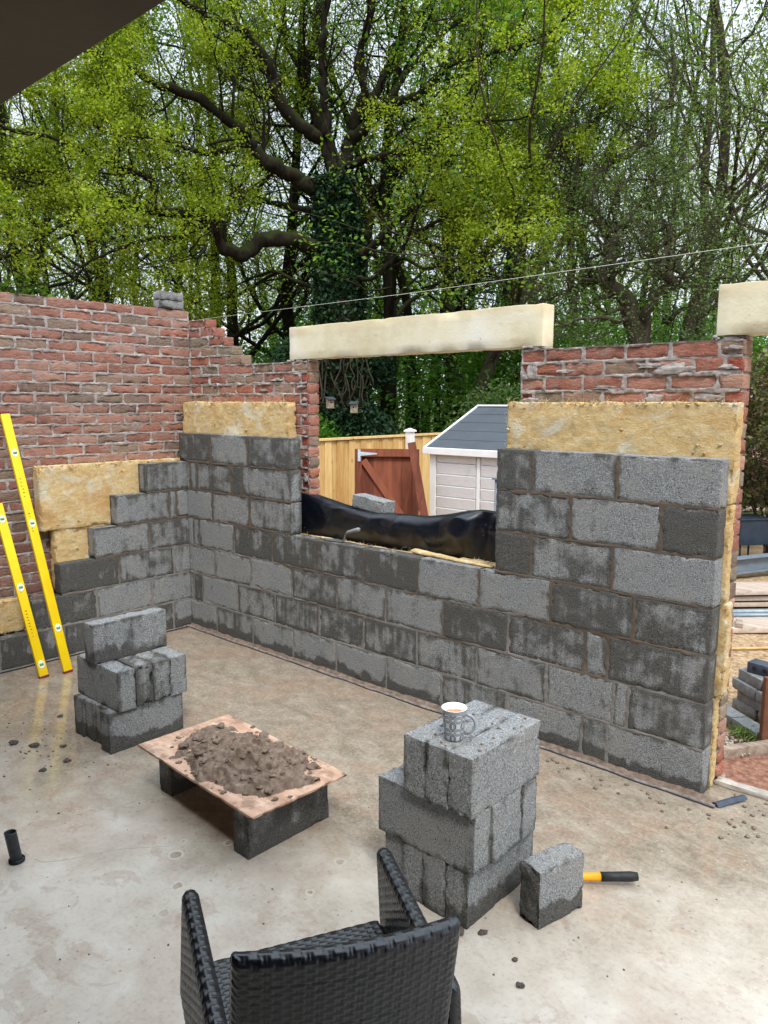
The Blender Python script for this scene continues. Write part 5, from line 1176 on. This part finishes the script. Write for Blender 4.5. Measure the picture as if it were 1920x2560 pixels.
# twisted tree above the right pier
tw = thing('twisted_tree', 'twisted grey brown tree with small pale leaves above the right brick pier', 'tree', tuple(spot(1380, 12, -.3)))
wood = MB(); tips = []; d0 = 12
for pts, r0, r1 in [([(1400, 900, d0), (1385, 760, d0), (1370, 690, d0), (1345, 640, d0), (1310, 600, d0), (1318, 540, d0), (1312, 500, d0), (1275, 450, d0 + .3), (1240, 380, d0 + .6), (1190, 330, d0 + 1)], .17, .04),
                    ([(1395, 745, d0), (1400, 680, d0 - .1), (1418, 630, d0 - .2), (1468, 618, d0 - .3), (1440, 590, d0 - .3), (1425, 560, d0 - .3), (1452, 520, d0 - .2), (1420, 465, d0), (1390, 430, d0 + .2)], .09, .03),
                    ([(1312, 505, d0), (1360, 470, d0), (1400, 410, d0 + .3), (1480, 370, d0 + .5), (1530, 330, d0 + .7)], .08, .02), ([(1275, 450, d0 + .3), (1300, 360, d0 + .4), (1380, 320, d0 + .5), (1420, 250, d0 + .6), (1460, 180, d0 + .8), (1450, 60, d0 + 1)], .08, .03),
                    ([(1240, 380, d0 + .6), (1260, 310, d0 + .8), (1230, 250, d0 + 1), (1300, 150, d0 + 1.2)], .05, .02), ([(1370, 690, d0), (1300, 690, d0 - .4), (1220, 700, d0 - .7), (1150, 680, d0 - 1)], .04, .012), ([(1440, 700, d0), (1500, 640, d0 - .5), (1560, 600, d0 - .8), (1620, 620, d0 - 1)], .04, .012)]:
    C = cat([at(*p) for p in pts], 4); n = len(C); C[1:-1] += RNG.normal(0, .025, (n - 2, 3)); rad = np.linspace(r0, r1, n); tube(wood, C, rad, 9)
    for j in range(int(n * 1.1)):
        f = RNG.uniform(.3, 1); i = min(n - 2, int(f * (n - 1))); ax = unit(C[i + 1] - C[i]); s_ = rvec(); s_ = unit(s_ - ax * (s_ @ ax)); grow(wood, tips, C[i], ax * .5 + s_, RNG.uniform(.5, 1.2), max(.008, rad[i] * .3), 0, 2, .08, .4, 4, .6)
wood.build('trunk', M['palebark'], tw)
tips = np.array(tips); m = RNG.random(len(tips)) < .8
mb = MB(); leafmesh(mb, tips[m], 4, .07, .045); mb.build('crown', M['hawleaf'], tw, False)

# lower ivy of the oak, with bare vine stems hanging on its trunk, and two bird boxes
base = spot(738, 15, -.3); mb = MB()
for i in range(60):
    a = RNG.uniform(0, 2 * math.pi); q = base + np.array([math.cos(a) * .50, math.sin(a) * .50, RNG.uniform(2.5, 3.6)]); pts = [q]
    for k in range(6): q = q + np.array([RNG.normal(0, .05), RNG.normal(0, .05), -RNG.uniform(.10, .26)]); pts.append(q)
    tube(mb, pts, RNG.uniform(.008, .02), 5)
mb.build('vine_stem', M['palebark'], oak)
N = 15000; u = RNG.normal(0, 1, (N, 3)); u /= np.linalg.norm(u, axis=1, keepdims=True)
lobes = np.array([(-.75, -.5, 1.1, .75), (.2, -.7, .9, .75), (.55, -.4, 1.5, .5), (-.95, .2, 2.0, .65), (-.85, .3, 2.9, .6), (.60, .2, 2.8, .42), (.0, -.7, .3, .9), (.3, -.3, 1.7, .5), (-.35, -.3, 1.7, .55)])
li = RNG.integers(0, len(lobes), N); Lb = lobes[li]; rad = Lb[:, 3] * (.8 + .4 * fbm(u * 2 + Lb[:, :3], 1.5, 2, 4)) * RNG.uniform(.6, 1.05, N)
pt = base + _r * Lb[:, :1] + np.array([0, 0, 1]) * Lb[:, 2:3] + np.array([_f[0], _f[1], 0]) * Lb[:, 1:2] + u * rad[:, None] * [1, 1, .8]
mb = MB(); leafmesh(mb, pt, 2, .06, .085, .8, .4); mb.build('ivy', M['ivyleaf'], oak, False)
for k, (x, y, lab, yaw) in enumerate([(713, 872, 'small pale wooden bird box with slate grey roof, left one on the ivy', .3), (765, 882, 'small pale wooden bird box with round hole, right one on the ivy', -.2)]):
    c = at(x, y, 13.55); fw = unit(np.array([CAM_LOC[0] - c[0], CAM_LOC[1] - c[1], 0])); sd = np.cross([0, 0, 1], fw); Rm = axes(sd, -fw, (0, 0, 1)) @ rz(yaw); Rm = Rm if np.linalg.det(Rm) > 0 else axes(-sd, -fw, (0, 0, 1))
    bb = thing('bird_box', lab, 'bird box', tuple(c), 'bird boxes on the ivy')
    mb = MB(); rbox(mb, c, (.115, .12, .165), Rm, r=.004); hole = c - Rm[:, 1] * 0.0615 + [0, 0, .02]; a = np.arange(14) * 2 * math.pi / 14
    mb.add(np.array([hole + Rm[:, 0] * math.cos(q) * .016 + np.array([0, 0, 1]) * math.sin(q) * .016 for q in a]), [np.arange(14)[None]], 1); mb.build('box', [M['board'], M['blackrub']], bb, False)
    mb = MB(); rbox(mb, c + [0, 0, .095] - Rm[:, 1] * .015, (.155, .18, .02), Rm @ axes((1, 0, 0), unit((0, 1, .22)), unit((0, -.22, 1))), r=.003); mb.build('roof', M['shedroof'], bb, False)
    mb = MB(); tube(mb, [c + Rm[:, 1] * .04, c + Rm[:, 1] * 1.1], .02, 6); mb.build('bracket', M['oakbark'], bb)

# undergrowth: one uncountable mass of low leaves, and the far wood
def cloud(n, xr, dr, zf, clump, sz, leaf_n, seed, zlo=-.4):
    r = np.random.default_rng(seed); P = []
    for i in range(n):
        x = r.uniform(*xr); d = r.uniform(*dr); zt = zf(x, d); z = r.uniform(zlo, zt) if r.random() < .5 else zt * r.uniform(.6, 1.05)
        P.append(spot(x, d, z))
    return np.array(P)
P = cloud(5600, (-150, 1810), (15.5, 25), lambda x, d: 1.3 + 1.4 * vn(np.array([[x * .012, d * .4, 0]]), 1, 3)[0] + (d - 15) * .34 * (1.0 if x > 640 else .45), .4, .1, 5, 21)
mb = MB(); P = np.concatenate([P, cloud(3600, (560, 1850), (24, 33), lambda x, d: 3.2 + 2.6 * vn(np.array([[x * .01, d * .3, 4]]), 1, 3)[0], .4, .1, 5, 22)])
q = P + RNG.normal(0, .2, P.shape); leafmesh(mb, q, 13, .26, .13, .5, .2); tag(mb.build('undergrowth', M['deepleaf'], smooth=False), 'dense green undergrowth below the woodland trees', 'undergrowth', kind='stuff')
mb = MB(); lf = MB(); r = np.random.default_rng(5)
cl = []
for i in range(84):
    x = r.uniform(-250, 1900); d = r.uniform(24, 42); h = r.uniform(11, 17) * (1.12 if x > 1000 else .9); p0 = spot(x, d, -.5); q = p0.copy(); pts = [p0]; dd = np.array([r.normal(0, .08), r.normal(0, .08), 1])
    for k in range(6): dd = unit(dd + r.normal(0, .1, 3)); q = q + dd * h / 6; pts.append(q)
    pts = np.array(pts); tube(mb, pts, np.linspace(r.uniform(.10, .2), .03, 7), 6, cap=False)
    for k in range(12):
        f = r.uniform(.2, 1); b = pts[min(5, int(f * 6))]; e = b + np.array([r.normal(0, 1.5), r.normal(0, 1.5), r.uniform(.3, 1.8)]); m_ = (b + e) / 2 + r.normal(0, .15, 3); tube(mb, [b, m_, e], [.04, .03, .012], 4, cap=False)
        for j in range(5):
            g = (b + e) / 2 + (e - b) * r.uniform(-.2, .6); e2 = g + r.normal(0, .75, 3); tube(mb, [g, (g + e2) / 2 + r.normal(0, .08, 3), e2], [.016, .012, .006], 3, cap=False)
            if r.random() < .8: cl.append(e2); cl.append((g + e2) / 2)
cl = np.array(cl); leafmesh(lf, cl, 14, .42, .14, .6, .2)
cp = np.concatenate([cloud(2600, (820, 1900), (27, 38), lambda x, d: 5 + 9 * vn(np.array([[x * .006, d * .15, 1.]]), 1, 7)[0], .4, .1, 5, 31, 1.0), cloud(1300, (-200, 820), (27, 38), lambda x, d: 3 + 6 * vn(np.array([[x * .008, d * .15, 2.]]), 1, 7)[0], .4, .1, 5, 32, 1.0)])
leafmesh(lf, cp, 22, .42, .14, .6, .2)
nV = mb.n; mb2 = MB(); mb2.V = mb.V; mb2.F = mb.F; mb2.n = mb.n; mb2.M = mb.M; mb2.T = mb.T; mb2.B = mb.B
for V_, F_ in zip(lf.V, lf.F): mb2.add(V_, F_, 1)
M['farleaf'] = m_leaf('far_leaf', [lin(92, 112, 48), lin(122, 142, 62), lin(154, 170, 90)], 0.46)
tag(mb2.build('far_woodland', [M['darkbark'], M['farleaf']], smooth=False), 'far woodland of thin trunks and pale green foliage', 'woodland', kind='stuff')
# leafy shrubs behind the garden
def shrub(name, label, c, rads, n, leaf, size, seed, petals=0, group=None, stems=9, lift=0.0):
    r = np.random.default_rng(seed); root = thing(name, label, 'shrub', tuple(c), group); mb = MB(); c = np.array(c, float)
    T_ = []
    for i in range(stems):
        e = c + np.array([r.normal(0, .45) * rads[0], r.normal(0, .45) * rads[1], rads[2] * r.uniform(.6, 1.7) + lift]); m_ = (c + e) / 2 + r.normal(0, .1, 3) * rads[0]; tube(mb, [c, m_, e], [.018, .013, .006], 5); T_ += [m_, e]
        for j in range(7):
            e2 = (m_ + e) / 2 + r.normal(0, .35, 3) * rads; tube(mb, [(m_ + e) / 2, e2], [.006, .003], 3, cap=False)
    mb.build('stem', M['palebark'], root)
    u = r.normal(0, 1, (n, 3)); u /= np.linalg.norm(u, axis=1, keepdims=True); rr = r.uniform(.25, 1, (n, 1)) ** .5 * (.7 + .6 * fbm(u * 1.7 + seed, 1.3, 3, seed))[:, None]
    P_ = c + [0, 0, rads[2] + lift] + u * rr * rads; m = fbm(P_, 2.2, 2, seed) > .36; P_ = P_[m]
    mb = MB(); leafmesh(mb, P_, 2, .05, size, .7, .3); mb.build('foliage', leaf, root, False)
    if petals:
        q = P_[r.integers(0, len(P_), petals)]; mb = MB(); leafmesh(mb, q, 12, .028, .038, 1, 0); mb.build('blossom', M['petal'], root, False)
    return root
shrub('blossom_shrub', 'bronze leaved shrub with pink blossom at right edge behind the pier', spot(1690, 9.6, -.25), np.array([.92, .85, 1.05]), 7000, M['redleaf'], .07, 31, 95, lift=.62)
shrub('garden_shrub', 'grey green bushy shrub above the shed roof in the opening', spot(1075, 13.2, -.3), np.array([1.1, .9, 1.25]), 5000, M['hawleaf'], .075, 32, 0, 'garden shrubs beyond the fence')
shrub('garden_shrub', 'dark green shrub left of the bird boxes behind the fence', spot(650, 13.5, -.3), np.array([.8, .7, 1.0]), 4200, M['deepleaf'], .08, 33, 0, 'garden shrubs beyond the fence')
shrub('garden_shrub', 'grey green shrub above the top of the right brick pier', spot(1470, 13, -.3), np.array([1.5, 1.0, 1.65]), 7500, M['hawleaf'], .08, 34, 0, 'garden shrubs beyond the fence')
shrub('garden_shrub', 'green leafy shrub rising behind the left end of the brick wall', spot(80, 13, -.3), np.array([1.3, 1.2, 2.1]), 8000, M['midleaf'], .09, 35, 0, 'garden shrubs beyond the fence')
shrub('garden_shrub', 'bright green shrub behind the lintel, left of the pier', spot(1130, 17, -.3), np.array([1.6, 1.0, 2.3]), 8000, M['deepleaf'], .10, 36, 0, 'garden shrubs beyond the fence')
# thin thread lying on the slab
mb = MB(); th_ = np.array([(2.273, -2.310, .03), (2.290, -2.300, .004), (2.330, -2.288, .002), (2.369, -2.275, .002), (2.426, -2.198, .002), (2.503, -2.041, .002), (2.621, -1.90, .002), (2.715, -1.796, .002), (2.83, -1.66, .002)])
th_[1:, 2] = .0009; tube(mb, cat(th_, 6), .0008, 5)
tag(mb.build('thread', M['string']), 'thin pale thread lying on the slab between pipe stub and mortar board', 'thread')
